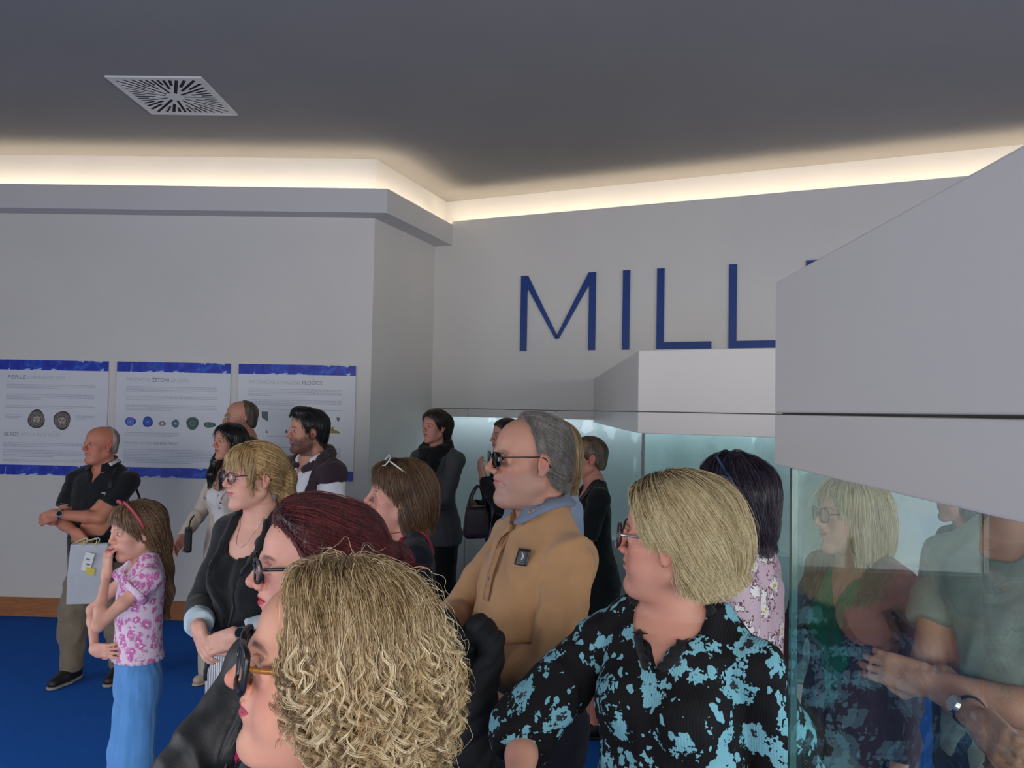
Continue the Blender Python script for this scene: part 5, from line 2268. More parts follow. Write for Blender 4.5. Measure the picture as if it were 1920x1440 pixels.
    me = raw_mesh('padded_jacket', Vw, Q)
    link('padded_jacket', me, plain('puffer_black', lin(22, 23, 26), 0.75, bump=0.3, bscale=30), label='black padded jacket draped over the forearms of the grey-haired man', category='jacket')


def floral_woman():
    p = Person('blonde woman in black blouse with turquoise flowers, head turned away', 1258, 908, 1.68, 158, 77, 'f', girth=1.10, hs=1.10, h=0.005, skin=(222, 164, 146), bust=1.1, brow=(120, 92, 66), pitch=2, roll=0, sw=1.08, shz=0.775, jowl=0.004, blush=0.7)
    p.reach(1, (0.24, 0.30, 1.01), (1, -0.05, -0.7), palm=(-0.5, 0, -1), curl=0.5)
    p.reach(-1, (-0.17, 0.10, 0.93), (-0.4, -1, -0.2), palm=(1, 0, 0), curl=0.5)
    p.build_body(2)
    fl = pattern_mat('floral_turquoise', lin(19, 17, 20), lin(124, 180, 194), scale=13.0, thr=0.40, second=lin(52, 50, 56), sprig=0.32)
    bl = p.top('blouse', fl, 0.014, 1.22, ([0, 0.5, 1.0, 1.22], [0.014, 0.030, 0.042, 0.030]), 0.50, 0.06, 0.4, ('none',), 0.007, wscale=8.0, extra=lambda S: (p.neck_hole(S, 0.088, 0.005, 0.03), p.v_neck(S, 0.765, 0.42)), h=0.0055, zf=0.72)
    # ruffled neck edge
    S = p.last
    H, L = p.H, p.L
    pts = []
    for a in np.linspace(0.0, 1.0, 9):
        pts.append((-0.004 - a * 0.075, 0.1, (0.77 + a * 0.075) * H))
    for sd in (-1, 1):
        e = [(sd * -q[0], q[1], q[2]) for q in pts]
        m = 60
        A = smooth_path(e, m)
        D = np.broadcast_to(np.array([0, -1.0, 0]), A.shape)
        X = march(S, A + np.array([sd * 0.012, 0.35, 0]), D)
        N = S.grad(X, 0.006)
        T = np.gradient(X, axis=0)
        T /= np.linalg.norm(T, axis=1, keepdims=True)
        wv = np.sin(np.linspace(0, 46, m))[:, None]
        side = np.cross(T, N) * sd * -1
        G = np.stack([X + side * 0.012, X + N * 0.004, X - side * 0.010 + N * (0.008 + 0.006 * wv)], 1)
        V, Q = shell(G, np.repeat(N[:, None], 3, 1), 0.0015)
        link('ruffle', raw_mesh('ruffle', V, Q), M_BLACK, bl)
    p.trousers(M_BLACK)
    p.shoes(M_DARKSHOE)
    hm = hair_mat('blonde_bob_hair', lin(112, 88, 56), lin(212, 184, 130), lin(244, 228, 188), 0.38)
    def ex(S_, f):
        for q in (-1, 1):
            S_.ell((q * 0.052, -0.070, -0.005), (0.050, 0.060, 0.080), 0.02, fr=f)
            S_.ell((q * 0.068, -0.015, 0.045), (0.028, 0.055, 0.045), 0.02, fr=f)
        S_.ell((0, -0.100, 0.010), (0.080, 0.062, 0.085), 0.03, fr=f)
        S_.ell((0, -0.035, 0.085), (0.078, 0.095, 0.058), 0.03, fr=f)
        for q in (-1, 1):   # ear and cheek stay free
            S_.ell((q * 0.090, 0.018, -0.052), (0.045, 0.060, 0.066), 0.008, 's', fr=f)
    p.hair_cap(0.018, (0.018, 0.62), -0.085, ex, hm, 0.005, grooves=0.004, ear=False)
    part = lambda q, d: d + np.stack([0.25 * np.sign(q[:, 0]) * (q[:, 2] > 0.06), -0.75 - 0.2 * (q[:, 2] > 0.05), -0.15 + 0 * q[:, 0]], 1)
    p.strands(22000, 0.11, 0.0003, 14, part, hm, lift=0.0006, jitter=0.0028, seed=5, wave=0.004, freq=26, tone=(0.0, 1.0), crown=(0.0, 0.02, 0.14), grav=0.8)
    dk = hair_mat('dark_root_hair', lin(46, 36, 26), lin(84, 66, 46), lin(120, 96, 66), 0.4)
    p.strands(900, 0.045, 0.0005, 8, part, dk, lift=0.0025, jitter=0.002, seed=7, region=lambda q: (q[:, 2] > 0.075) & (np.abs(q[:, 0]) < 0.045) & (q[:, 1] > -0.06), tone=(0, 0.6), crown=(0, 0.02, 0.14), name='root_strands')
    p.strands(300, 0.08, 0.00025, 12, part, hm, lift=0.004, jitter=0.006, seed=6, flyaway=0.35, wave=0.003, tone=(0.6, 1.0), crown=(0, 0.02, 0.14), name='flyaway_strands')
    p.glasses(plain('plum_frame', lin(58, 40, 52), 0.25), M_LENS, 0.0275, 0.0255, 0.0023, shape=2.4, temple=plain('pale_gold', lin(214, 196, 186), 0.25, 0.8), drop=0)
    # ear stud
    for q in (-1, 1):
        bm = bmesh.new()
        bmesh.ops.create_icosphere(bm, subdivisions=2, radius=0.0028)
        o = link('earring', bm_mesh('earring', bm, True), M_GOLDM, p.root)
        o.location = tuple(p.hf.out((q * 0.0835, -0.006, -0.034)))
    p.finish()


def curly_woman():
    p = Person('woman with thick blonde curls and black glasses, nearest to the camera', 612, 1074, 0.945, 125, 93, 'f', girth=1.04, h=0.005, skin=(222, 166, 142), nose=1.12, lips=(186, 70, 92), brow=(112, 84, 62), pitch=6, jowl=0.006, blush=0.7, face=1.03)
    p.down(-1).down(1)
    p.build_body(2)
    p.top('dark_top', M_NAVY, 0.012, 1.9, 0.014, 0.48, neck=('round', 0.075, 0.02))
    p.trousers(M_BLACK)
    p.shoes(M_DARKSHOE)
    hm = hair_mat('curly_blonde_hair', lin(92, 70, 44), lin(186, 154, 106), lin(234, 212, 172), 0.40)
    def ex(S_, f):
        for q in (-1, 1):
            S_.ell((q * 0.068, -0.055, -0.030), (0.046, 0.068, 0.105), 0.03, fr=f)
            S_.ell((q * 0.068, -0.012, 0.035), (0.030, 0.050, 0.060), 0.03, fr=f)
        S_.ell((0, -0.105, -0.030), (0.085, 0.062, 0.110), 0.03, fr=f)
        S_.ell((0, -0.036, 0.074), (0.080, 0.090, 0.054), 0.03, fr=f)
    p.hair_cap(0.013, (0.036, 0.14), -0.15, ex, hm, 0.005, grooves=0.003, ear=False, side_cut=False)
    fl = lambda q, d: d + np.stack([0.5 * np.sign(q[:, 0]) * (q[:, 2] > 0.07), -0.35 - 0.4 * (q[:, 1] > 0.01), -0.2 + 0 * q[:, 0]], 1)
    low = lambda q: q[:, 2] < 0.075
    up = lambda q: q[:, 2] >= 0.045
    p.strands(9000, 0.07, 0.0003, 10, fl, hm, lift=0.001, jitter=0.003, seed=8, wave=0.004, freq=80, region=up, tone=(0.0, 0.8), crown=(0.03, -0.02, 0.15))
    p.strands(2300, 0.11, 0.00034, 13, fl, hm, lift=0.002, jitter=0.006, seed=9, curl=0.0100, freq=175, region=low, tone=(0.0, 1.0), tail_len=0.03, clump=7, cspread=0.0008, crown=(0.03, -0.02, 0.15), grav=1.2)
    p.strands(3000, 0.09, 0.0003, 12, fl, hm, lift=0.001, jitter=0.003, seed=19, curl=0.006, freq=190, region=low, tone=(0.0, 0.7), tail_len=0.02)
    p.strands(420, 0.08, 0.00025, 10, fl, hm, lift=0.006, jitter=0.010, seed=10, curl=0.006, freq=120, region=lambda q: q[:, 1] < 0.0, flyaway=0.5, tone=(0.7, 1.0), name='flyaway_strands', crown=(0.03, -0.02, 0.15))
    tort = plain('tortoise_amber', lin(150, 92, 30), 0.2, var=0.5, scale=120)
    p.glasses(plain('chunky_black', lin(22, 22, 25), 0.3), M_LENS, 0.0275, 0.0250, 0.0040, shape=5.0, temple=tort, temple_r=0.0022, gap=0.0345)
    p.finish()


def red_woman():
    p = Person('woman with dark red pinned-up hair and red lipstick behind the curly head', 588, 947, 1.40, 138, 97, 'f', girth=1.05, h=0.005, skin=(228, 172, 156), lips=(196, 30, 60), brow=(70, 40, 36), nose=1.15, blush=0.6)
    p.down(-1)
    p.reach(1, (0.06, 0.34, 1.05), (1, 0.25, -0.5), palm=(-0.3, -1, 0), curl=0.7)
    p.build_body(1)
    p.top('blouse', pattern_mat('pink_black_print', lin(18, 17, 20), lin(190, 38, 104), scale=26, thr=0.30), 0.010, 0.3, 0.01, 0.5, neck=('v', 0.075, 0.76, 0.5), h=0.008)
    lea = plain('black_leather', lin(28, 28, 30), 0.55, var=0.05, bump=0.12, bscale=200)
    jk = blazer(p, lea, hem=0.50, zv=0.60, name='leather_jacket', slope=0.46, lap=0.06, wrinkle=0.006)
    S = p.last
    H, L = p.H, p.L
    # silver chain on the blouse
    C = smooth_path([(0.065 * L, 0.35, 0.835 * H), (0.05 * L, 0.35, 0.78 * H), (0.02 * L, 0.35, 0.72 * H), (0, 0.35, 0.70 * H), (-0.02 * L, 0.35, 0.72 * H), (-0.05 * L, 0.35, 0.78 * H), (-0.065 * L, 0.35, 0.835 * H)], 120)
    X = march(p.cloth[0], C, np.broadcast_to(np.array([0, -1.0, 0]), C.shape))
    X = X + p.cloth[0].grad(X, 0.004) * 0.004 + np.stack([0.0022 * np.sin(np.arange(120) * 1.9), 0 * C[:, 0], 0.0022 * np.cos(np.arange(120) * 1.9)], 1)
    link('necklace', tube_mesh('necklace', X, 0.0013, 5), M_METAL, p.root)
    p.trousers(M_BLACK)
    p.shoes(M_DARKSHOE)
    hm = hair_mat('dark_red_hair', lin(30, 8, 12), lin(74, 20, 26), lin(128, 44, 42), 0.33)
    def ex(S_, f):
        S_.ell((0, -0.085, 0.035), (0.074, 0.055, 0.070), 0.03, fr=f)
        S_.ell((0, 0.015, 0.092), (0.066, 0.052, 0.036), 0.03, fr=f)
        S_.ell((0.005, -0.158, 0.000), (0.040, 0.034, 0.036), 0.008, fr=f)
        S_.ell((0.0, -0.150, -0.034), (0.032, 0.028, 0.030), 0.010, fr=f)
        S_.ell((-0.03, -0.135, 0.022), (0.026, 0.026, 0.024), 0.008, fr=f)
    p.hair_cap(0.012, (0.004, 0.50), -0.055, ex, hm, 0.005, grooves=0.003, ear=True)
    fl = lambda q, d: np.stack([0.0 * q[:, 0], -1.0 + 0 * q[:, 1], -0.25 - 2.2 * q[:, 2]], 1)
    p.strands(9000, 0.10, 0.0004, 10, fl, hm, lift=0.0008, jitter=0.0025, seed=14, wave=0.002, freq=40, tone=(0, 0.9), tail=False)
    p.glasses(M_BLACKFRAME, M_LENS, 0.026, 0.021, 0.0024, shape=2.8)
    p.finish()


def bob_woman():
    p = Person('woman with brown bob and sunglasses on her hair, red bag strap', 749, 867, 2.8, 98, 92, 'f', hs=1.09, girth=1.05, h=0.005, skin=(222, 168, 152), brow=(120, 90, 70), nose=1.2, pitch=2, jowl=0.005, blush=0.6, lips=(190, 120, 112))
    p.down(-1).down(1)
    p.build_body(1)
    p.top('blue_top', fabric('royal_blue', lin(30, 74, 178), 0.8), 0.008, 0.0, 0.01, 0.5, neck=('v', 0.078, 0.755, 0.5), h=0.008)
    cd = blazer(p, M_NAVY, hem=0.46, inf=0.016, zv=0.66, slope=0.6, name='cardigan', lap=0.02, cap=0.095)
    S = p.last
    H, L = p.H, p.L
    red = plain('red_strap', lin(178, 40, 66), 0.5)
    st = strap('bag_strap', S, [(-0.085 * L, -0.10, 0.80 * H), (-0.088 * L, -0.03, 0.845 * H), (-0.085 * L, 0.05, 0.82 * H), (-0.05 * L, 0.13, 0.75 * H), (0.03 * L, 0.17, 0.66 * H), (0.12 * L, 0.12, 0.57 * H)], 0.032, n=44)
    link('bag_strap', st, red, p.root)
    cord = smooth_path([p.hf.out((-0.058, -0.02, -0.115)), p.hf.out((-0.052, 0.03, -0.125)), p.hf.out((0, 0.060, -0.135)), p.hf.out((0.052, 0.03, -0.125)), p.hf.out((0.058, -0.02, -0.115))], 30)
    link('neck_cord', tube_mesh('neck_cord', cord, 0.0016, 5), plain('red_cord', lin(150, 60, 56), 0.6), p.root)
    p.trousers(M_BLACK)
    p.shoes(M_DARKSHOE)
    hm = hair_mat('brown_bob_hair', lin(52, 36, 26), lin(102, 74, 52), lin(150, 116, 84), 0.38)
    def ex(S_, f):
        for q in (-1, 1):
            S_.ell((q * 0.066, -0.052, -0.040), (0.034, 0.050, 0.090), 0.02, fr=f)
            S_.ell((q * 0.066, -0.015, 0.040), (0.028, 0.040, 0.050), 0.02, fr=f)
        S_.ell((0, -0.088, -0.030), (0.072, 0.052, 0.100), 0.03, fr=f)
        S_.ell((0, 0.045, 0.078), (0.058, 0.046, 0.032), 0.02, fr=f)
    p.hair_cap(0.014, (0.016, 0.85), -0.125, ex, hm, 0.005, grooves=0.004, ear=False)
    p.strands(6000, 0.13, 0.0005, 12, lambda q, d: d + np.stack([0 * q[:, 0], -0.45 + 0 * q[:, 1], 0 * q[:, 0]], 1), hm, lift=0.0008, jitter=0.003, seed=21, wave=0.002, freq=30, tone=(0, 0.9), crown=(0, 0.0, 0.14))
    p.glasses(plain('pale_frame', lin(222, 214, 204), 0.25), M_GREYLENS, 0.028, 0.020, 0.0024, up=0.118, back=-0.050, tilt=0.6, name='sunglasses')
    p.finish()


# ================================================================ people further back
def world_pt(p, v):
    th = p.root.rotation_euler[2]
    return np.array(Matrix.Rotation(th, 3, 'Z')) @ np.asarray(v, float) + p.loc


def arm_ring(p, sd, t, inf, width, mat, name, parent=None, wob=0.0):
    """rolled cuff or sleeve hem around the arm"""
    S = SDF()
    p.arm_prims(S, sd, inf, t - width, t, k=0.004)
    A, E, W = p.arm[sd]
    pos = lambda u: A + (E - A) * u if u <= 1 else E + (W - E) * (u - 1)
    d = pos(t) - pos(t - width)
    d = d / np.linalg.norm(d)
    for q, sg in ((pos(t), 1), (pos(t - width), -1)):
        S.cut(lambda P, q=q, sg=sg: ((P - q) @ d) * sg, 0.004)
    return p.garment(name, S, mat, 0.005, wob, 14, parent=parent)


def left_man():
    p = Person('balding man in black polo shirt with crossed arms by the left wall', 190, 800, 5.0, 146, 118, 'm', girth=1.10, belly=0.06, h=0.006, skin=(196, 132, 110), brow=(150, 130, 116), blush=0.9, age=1, nose=1.15, jowl=0.003, lips=(176, 106, 96), shz=0.785)
    p.legs(1.5, 0.05)
    p.reach(1, (0.0, 0.27, 1.06), (1, -0.2, -0.9), hdir=(-0.75, 0.1, -0.65), palm=(0, -1, 0), curl=0.9)
    p.reach(-1, (0.15, 0.25, 1.17), (-1, -0.2, -0.7), hdir=(0.9, 0.0, -0.35), palm=(0, -1, 0), curl=0.9)
    p.build_body(1)
    polo = fabric('black_polo', lin(22, 23, 27), 0.85, folds=0.35)
    t = p.top('polo_shirt', polo, 0.012, 0.66, ([0, 0.66], [0.014, 0.022]), 0.475, 0.02, 0.6, ('none',), 0.006, extra=lambda S: (p.neck_hole(S, 0.068, 0.0, 0.015), p.v_neck(S, 0.775, 0.35)), wscale=8)
    S = p.last
    collar(p, S, polo, gap=0.42, width=0.045, r=0.072, zb=0.876, zf=0.842, tip=0.02, parent=t)
    collar(p, S, plain('collar_stripe', lin(196, 198, 204), 0.7), name='collar_stripe', gap=1.0, width=0.030, r=0.0745, zb=0.8775, zf=0.843, tip=0.0, parent=t, thick=0.0055, stand=0.004)
    for sd in (-1, 1):
        arm_ring(p, sd, 0.665, 0.0235, 0.03, plain('sleeve_trim', lin(120, 128, 132), 0.7), 'sleeve_trim', t)
    link('badge', patch('badge', S, [(-0.105, 0.1, 1.225), (-0.105, 0.1, 1.20)], [(-0.08, 0.1, 1.225), (-0.08, 0.1, 1.20)], 5, (0, -1, 0), 0.001, 0.003, m=6), plain('badge_pale', lin(150, 156, 166), 0.5), t)
    H, L = p.H, p.L
    link('bag_strap', strap('bag_strap', S, [(-0.13 * L, 0.10, 0.76 * H), (-0.12 * L, 0.05, 0.835 * H), (-0.12 * L, -0.04, 0.84 * H), (-0.15 * L, -0.11, 0.78 * H), (-0.20 * L, -0.15, 0.68 * H), (-0.24 * L, -0.18, 0.56 * H)], 0.028, n=40), plain('strap_black', lin(18, 19, 22), 0.6), p.root)
    p.trousers(fabric('khaki_cotton', lin(124, 112, 94), 0.9, folds=0.5), 0.012, 0.018, 0.045, wrinkle=0.012, h=0.010)
    p.shoes(plain('boat_shoe', lin(30, 28, 30), 0.5), plain('shoe_sole_pale', lin(150, 142, 132), 0.6))
    hm = hair_mat('white_short_hair', lin(120, 112, 104), lin(172, 164, 156), lin(206, 200, 194), 0.6)
    p.hair_cap(0.0045, (-0.038, -0.05), -0.062, None, hm, 0.005, grooves=0.001)
    p.watch(-1, M_METAL, M_WATCHDARK, 1.90, face_dir=(0.3, 1, 0.3))
    p.finish()
    # paper carrier bag held in his hand
    A, E, W = p.arm[1]
    hand = world_pt(p, W + np.array([-0.05, 0.03, -0.055]))
    c = at(168, 1074, 4.68)
    th = math.radians(10)
    b = empty('paper_bag', (c.x, c.y, c.z - 0.175), th, label='white paper carrier bag with yellow tag held by the man in black polo', category='bag')
    paper = plain('white_paper', lin(236, 240, 248), 0.6, var=0.03, scale=14, bump=0.15, bscale=26)
    bm = bmesh.new()
    w0, w1, d0, hh = 0.108, 0.103, 0.045, 0.35
    lo = [bm.verts.new((x * w0, y * d0, 0)) for x, y in ((-1, -1), (1, -1), (1, 1), (-1, 1))]
    mid = [bm.verts.new((x * w0 * 1.01, y * d0 * (1.05 if x > 0 else 0.9), hh * 0.5)) for x, y in ((-1, -1), (1, -1), (1, 1), (-1, 1))]
    hi = [bm.verts.new((x * w1, y * d0 * 0.55, hh)) for x, y in ((-1, -1), (1, -1), (1, 1), (-1, 1))]
    bm.faces.new(lo)
    for a_, b_ in ((lo, mid), (mid, hi)):
        for i in range(4):
            bm.faces.new((a_[i], a_[(i + 1) % 4], b_[(i + 1) % 4], b_[i]))
    bmesh.ops.solidify(bm, geom=list(bm.faces), thickness=0.002)
    link('bag_body', bm_mesh('bag_body', bm), paper, b)
    hl = np.array(Matrix.Rotation(-th, 3, 'Z')) @ (hand - np.array([c.x, c.y, c.z - 0.175]))
    for s_, m in ((-1, plain('handle_yellow', lin(214, 196, 110), 0.6)), (1, plain('handle_white', lin(214, 214, 214), 0.6))):
        y = s_ * d0 * 0.55
        pth = smooth_path([(-0.035, y, hh - 0.01), (-0.03, y * 0.8, hh + 0.03), (hl[0] - 0.01, hl[1] * 0.7 + y * 0.2, hl[2]), (hl[0] + 0.02, hl[1] * 0.7 + y * 0.2, hl[2]), (0.035, y * 0.8, hh + 0.03), (0.035, y, hh - 0.01)], 26)
        link('handle', tube_mesh('handle', pth, 0.004, 6), m, b)
    tg = box_mesh('tag', (0.004, -d0 - 0.004, hh - 0.10), (0.026, 0.0012, 0.055), Matrix.Rotation(0.25, 3, 'Y'))
    tag_ = link('tag', tg, plain('tag_white', lin(216, 216, 210), 0.5), b)
    link('tag_end', box_mesh('tag_end', (0.020, -d0 - 0.0055, hh - 0.155), (0.026, 0.0012, 0.020), Matrix.Rotation(0.25, 3, 'Y')), plain('tag_yellow', lin(206, 186, 70), 0.5), b)
    for zz in (-0.085, -0.115):
        link('tag_mark', box_mesh('tag_mark', (0.0 - zz * 0.06, -d0 - 0.006, hh + zz), (0.010, 0.0008, 0.005), Matrix.Rotation(0.25, 3, 'Y')), plain('tag_print', lin(110, 116, 130), 0.5), tag_)


def girl():
    p = Person('girl in pink flowered top and light blue wide trousers covering her nose', 257, 943, 3.1, 100, 106, 'c', girth=1.0, h=0.0045, skin=(222, 172, 154), brow=(140, 108, 84), pitch=-10, blush=0.5, lips=(196, 116, 116), hs=1.0, nose=0.8, iris=(90, 110, 120))
    p.reach(-1, (-0.045, 0.165, 1.415), (-0.55, 0.6, -1), hdir=(0.25, -0.05, 1), palm=(0.35, -1, 0.1), curl=0.55, spread=0.4)
    p.reach(1, (0.03, 0.195, 1.04), (1.0, 1.0, -0.8), hdir=(-0.75, -0.62, 0.02), palm=(0.62, -0.75, 0), curl=0.35, spread=0.7)
    p.build_body(1)
    pk = pattern_mat('pink_flowers', lin(226, 206, 222), lin(208, 106, 172), scale=30, thr=0.40, second=lin(244, 226, 238), edge=lin(206, 168, 200))
    t = p.top('flowered_top', pk, 0.016, 0.34, ([0, 0.34], [0.012, 0.026]), 0.565, 0.02, 0.35, ('round', 0.058, 0.02), 0.004, zf=0.66)
    for sd in (-1, 1):
        arm_ring(p, sd, 0.36, 0.030, 0.09, pk, 'sleeve_ruffle', t, 0.006)
    S = p.last
    # frilled hem
    a_ = np.linspace(0, 2 * np.pi, 72, endpoint=False)
    zt_ = 0.57 * p.H
    T = np.asarray(sorted(p.T))
    A, B, Y = [np.interp(zt_, T[:, 0], T[:, k]) for k in (1, 2, 3)]
    A = A * 0.98 + 0.020
    B = B + 0.018
    top_ = np.stack([np.cos(a_) * A, np.sin(a_) * B + Y, np.full(72, zt_ + 0.008)], 1)
    wv = 1 + 0.035 * np.sin(a_ * 24)
    bot = np.stack([np.cos(a_) * (A + 0.008) * wv, np.sin(a_) * (B + 0.008) * wv + Y, np.full(72, zt_ - 0.014)], 1)
    G = np.stack([np.vstack([top_, top_[:1]]), np.vstack([bot, bot[:1]])], 1)
    N = np.repeat(np.stack([np.cos(a_), np.sin(a_), 0 * a_], 1)[:, None], 2, 1)
    N = np.concatenate([N, N[:1]], 0)
    V, Q = shell(G, N, 0.002)
    link('hem_frill', raw_mesh('hem_frill', V, Q), pk, t)
    blue = fabric('crinkle_blue', lin(88, 146, 206), 0.85, weave=300, folds=0.1)
    fold = lambda V: 0.0028 * (vnoise(np.stack([np.arctan2(V[:, 1], V[:, 0] - 0.07 * np.sign(V[:, 0])) * 9 + 40, np.sign(V[:, 0]) * 3, V[:, 2] * 9], 1)) - 0.5) * 2
    p.trousers(blue, 0.010, 0.066, 0.03, wrinkle=0.004, h=0.008, fold=fold)
    p.shoes(plain('white_trainer', lin(210, 208, 204), 0.6))
    hm = hair_mat('girl_brown_hair', lin(70, 50, 36), lin(122, 92, 66), lin(164, 130, 98), 0.4)
    def ex(S_, f):
        for q in (-1, 1):
            S_.ell((q * 0.060, -0.045, 0.00), (0.028, 0.050, 0.075), 0.02, fr=f)
        S_.chain([(0, -0.070, 0.03), (0, -0.078, -0.08), (0.0, -0.075, -0.20), (0.0, -0.070, -0.30), (0, -0.062, -0.375)], [.056, .050, .044, .036, .018], 0.03, fr=f)
    p.hair_cap(0.010, (0.028, 0.62), -0.085, ex, hm, 0.005, grooves=0.003, ear=False)
    p.strands(3500, 0.20, 0.0006, 14, lambda q, d: d + np.array([0, -0.5, -0.3]), hm, lift=0.001, jitter=0.002, seed=31, wave=0.002, freq=24, tone=(0, 0.9))
    # red headband with a small bow
    a_ = np.linspace(-1.75, 1.75, 40)
    P = np.stack([np.sin(a_) * 0.092, 0.030 - 0.055 * (1 - np.cos(a_)) * 0.6, 0.036 + np.cos(a_) * 0.094], 1)
    rd = plain('headband_red', lin(170, 62, 74), 0.5)
    hb = link('headband', tube_mesh('headband', p.hf.out(P), 0.0045, 8, flat=1.5), rd, p.root)
    for q in (-1, 1):
        L_ = SDF()
        L_.ell((0.03 + q * 0.016, 0.040, 0.132), (0.016, 0.007, 0.010), 0.004, fr=p.hf, R=np.array(Matrix.Rotation(q * 0.4, 3, 'Y')))
        V, Q = L_.mesh(0.004)
        link('bow_loop', raw_mesh('bow_loop', V, Q), rd, hb)
    p.finish()


def cream_woman():
    p = Person('young woman with long black hair in cream blazer', 430, 796, 5.0, 128, 121, 'f', h=0.006, girth=0.92, skin=(206, 152, 130), brow=(30, 22, 20), lips=(170, 80, 84), blush=0.3, iris=(50, 34, 26))
    p.down(-1, 0.05, 0.05)
    p.reach(1, (0.23, 0.20, 0.98), (1, -1, -0.2), palm=(-1, 0, 0), curl=0.6)
    p.build_body(1)
    p.top('white_top', pattern_mat('white_black_print', lin(220, 216, 212), lin(40, 38, 40), scale=16, thr=0.16), 0.010, 0, 0.01, 0.5, neck=('round', 0.10, 0.085), h=0.008)
    cr = fabric('cream_wool', lin(206, 192, 176), 0.9, folds=0.3)
    blazer(p, cr, hem=0.46, zv=0.58, slope=0.40, inf=0.020)
    p.trousers(stripe_mat('cream_fine_stripe', lin(206, 196, 180), lin(170, 160, 146), 60, 0.4), 0.02, 0.07, 0.02)
    p.shoes(plain('beige_shoe', lin(190, 170, 150), 0.5))
    hm = hair_mat('black_long_hair', lin(9, 8, 10), lin(20, 17, 19), lin(50, 44, 46), 0.3)
    def ex(S_, f):
        for q in (-1, 1):
            S_.ell((q * 0.066, -0.035, 0.01), (0.030, 0.055, 0.090), 0.02, fr=f)
            S_.chain([(q * 0.074, 0.0, -0.04), (q * 0.084, 0.035, -0.13), (q * 0.078, 0.075, -0.22), (q * 0.07, 0.085, -0.275)], [.028, .030, .026, .012], 0.02, fr=f)
        S_.chain([(0, -0.08, 0.0), (0, -0.10, -0.12), (0, -0.11, -0.26)], [.066, .064, .040], 0.03, fr=f)
    p.hair_cap(0.012, (0.030, 0.62), -0.09, ex, hm, 0.005, grooves=0.003, ear=False)
    p.strands(1500, 0.16, 0.0008, 12, None, hm, lift=0.001, jitter=0.002, seed=41, wave=0.004, freq=30, tone=(0, 0.8))
    arm_ring(p, 1, 1.97, 0.006, 0.05, plain('dark_bracelet', lin(34, 28, 30), 0.4), 'bracelet')
    p.finish()
    c = at(353, 1012, 4.9)
    b = empty('clutch_bag', tuple(c), 0.4, label='small black clutch beside the woman in the cream blazer', category='bag')
    link('bag_body', box_mesh('bag_body', (0, 0, 0), (0.022, 0.055, 0.075), None, 0.012), plain('clutch_black', lin(18, 18, 20), 0.4), b)
    ln = smooth_path([(0, -0.03, 0.07), (0.01, -0.02, 0.12), (0.03, 0.01, 0.15), (0.01, 0.03, 0.12), (0, 0.03, 0.07)], 16)
    link('handle', tube_mesh('handle', ln, 0.004, 6), plain('clutch_black', lin(18, 18, 20), 0.4), b)


def bald_man():
    p = Person('balding man with thin glasses and grey-blue tee behind the dark-haired woman', 452, 752, 5.5, 100, 96, 'm', h=0.007, skin=(200, 150, 130), brow=(90, 74, 62), stubble=(110, 96, 88), lips=(170, 110, 100))
    Person.stub_w = 0.45
    p.down(-1).down(1)
    p.build_body(1)
    p.top('tee', fabric('slate_tee', lin(62, 66, 80), 0.9), 0.012, 0.6, 0.016, 0.48, neck=('round', 0.068, 0.015))
    p.trousers(M_NAVY)
    p.shoes(M_DARKSHOE)
    hm = hair_mat('cropped_brown_hair', lin(66, 56, 48), lin(92, 80, 70), lin(120, 108, 98), 0.6)
    p.hair_cap(0.005, (-0.022, 0.10), -0.066, None, hm, 0.005, grooves=0.0012)
    p.glasses(M_METAL, M_LENS, 0.024, 0.016, 0.0012, shape=3)
    p.finish()


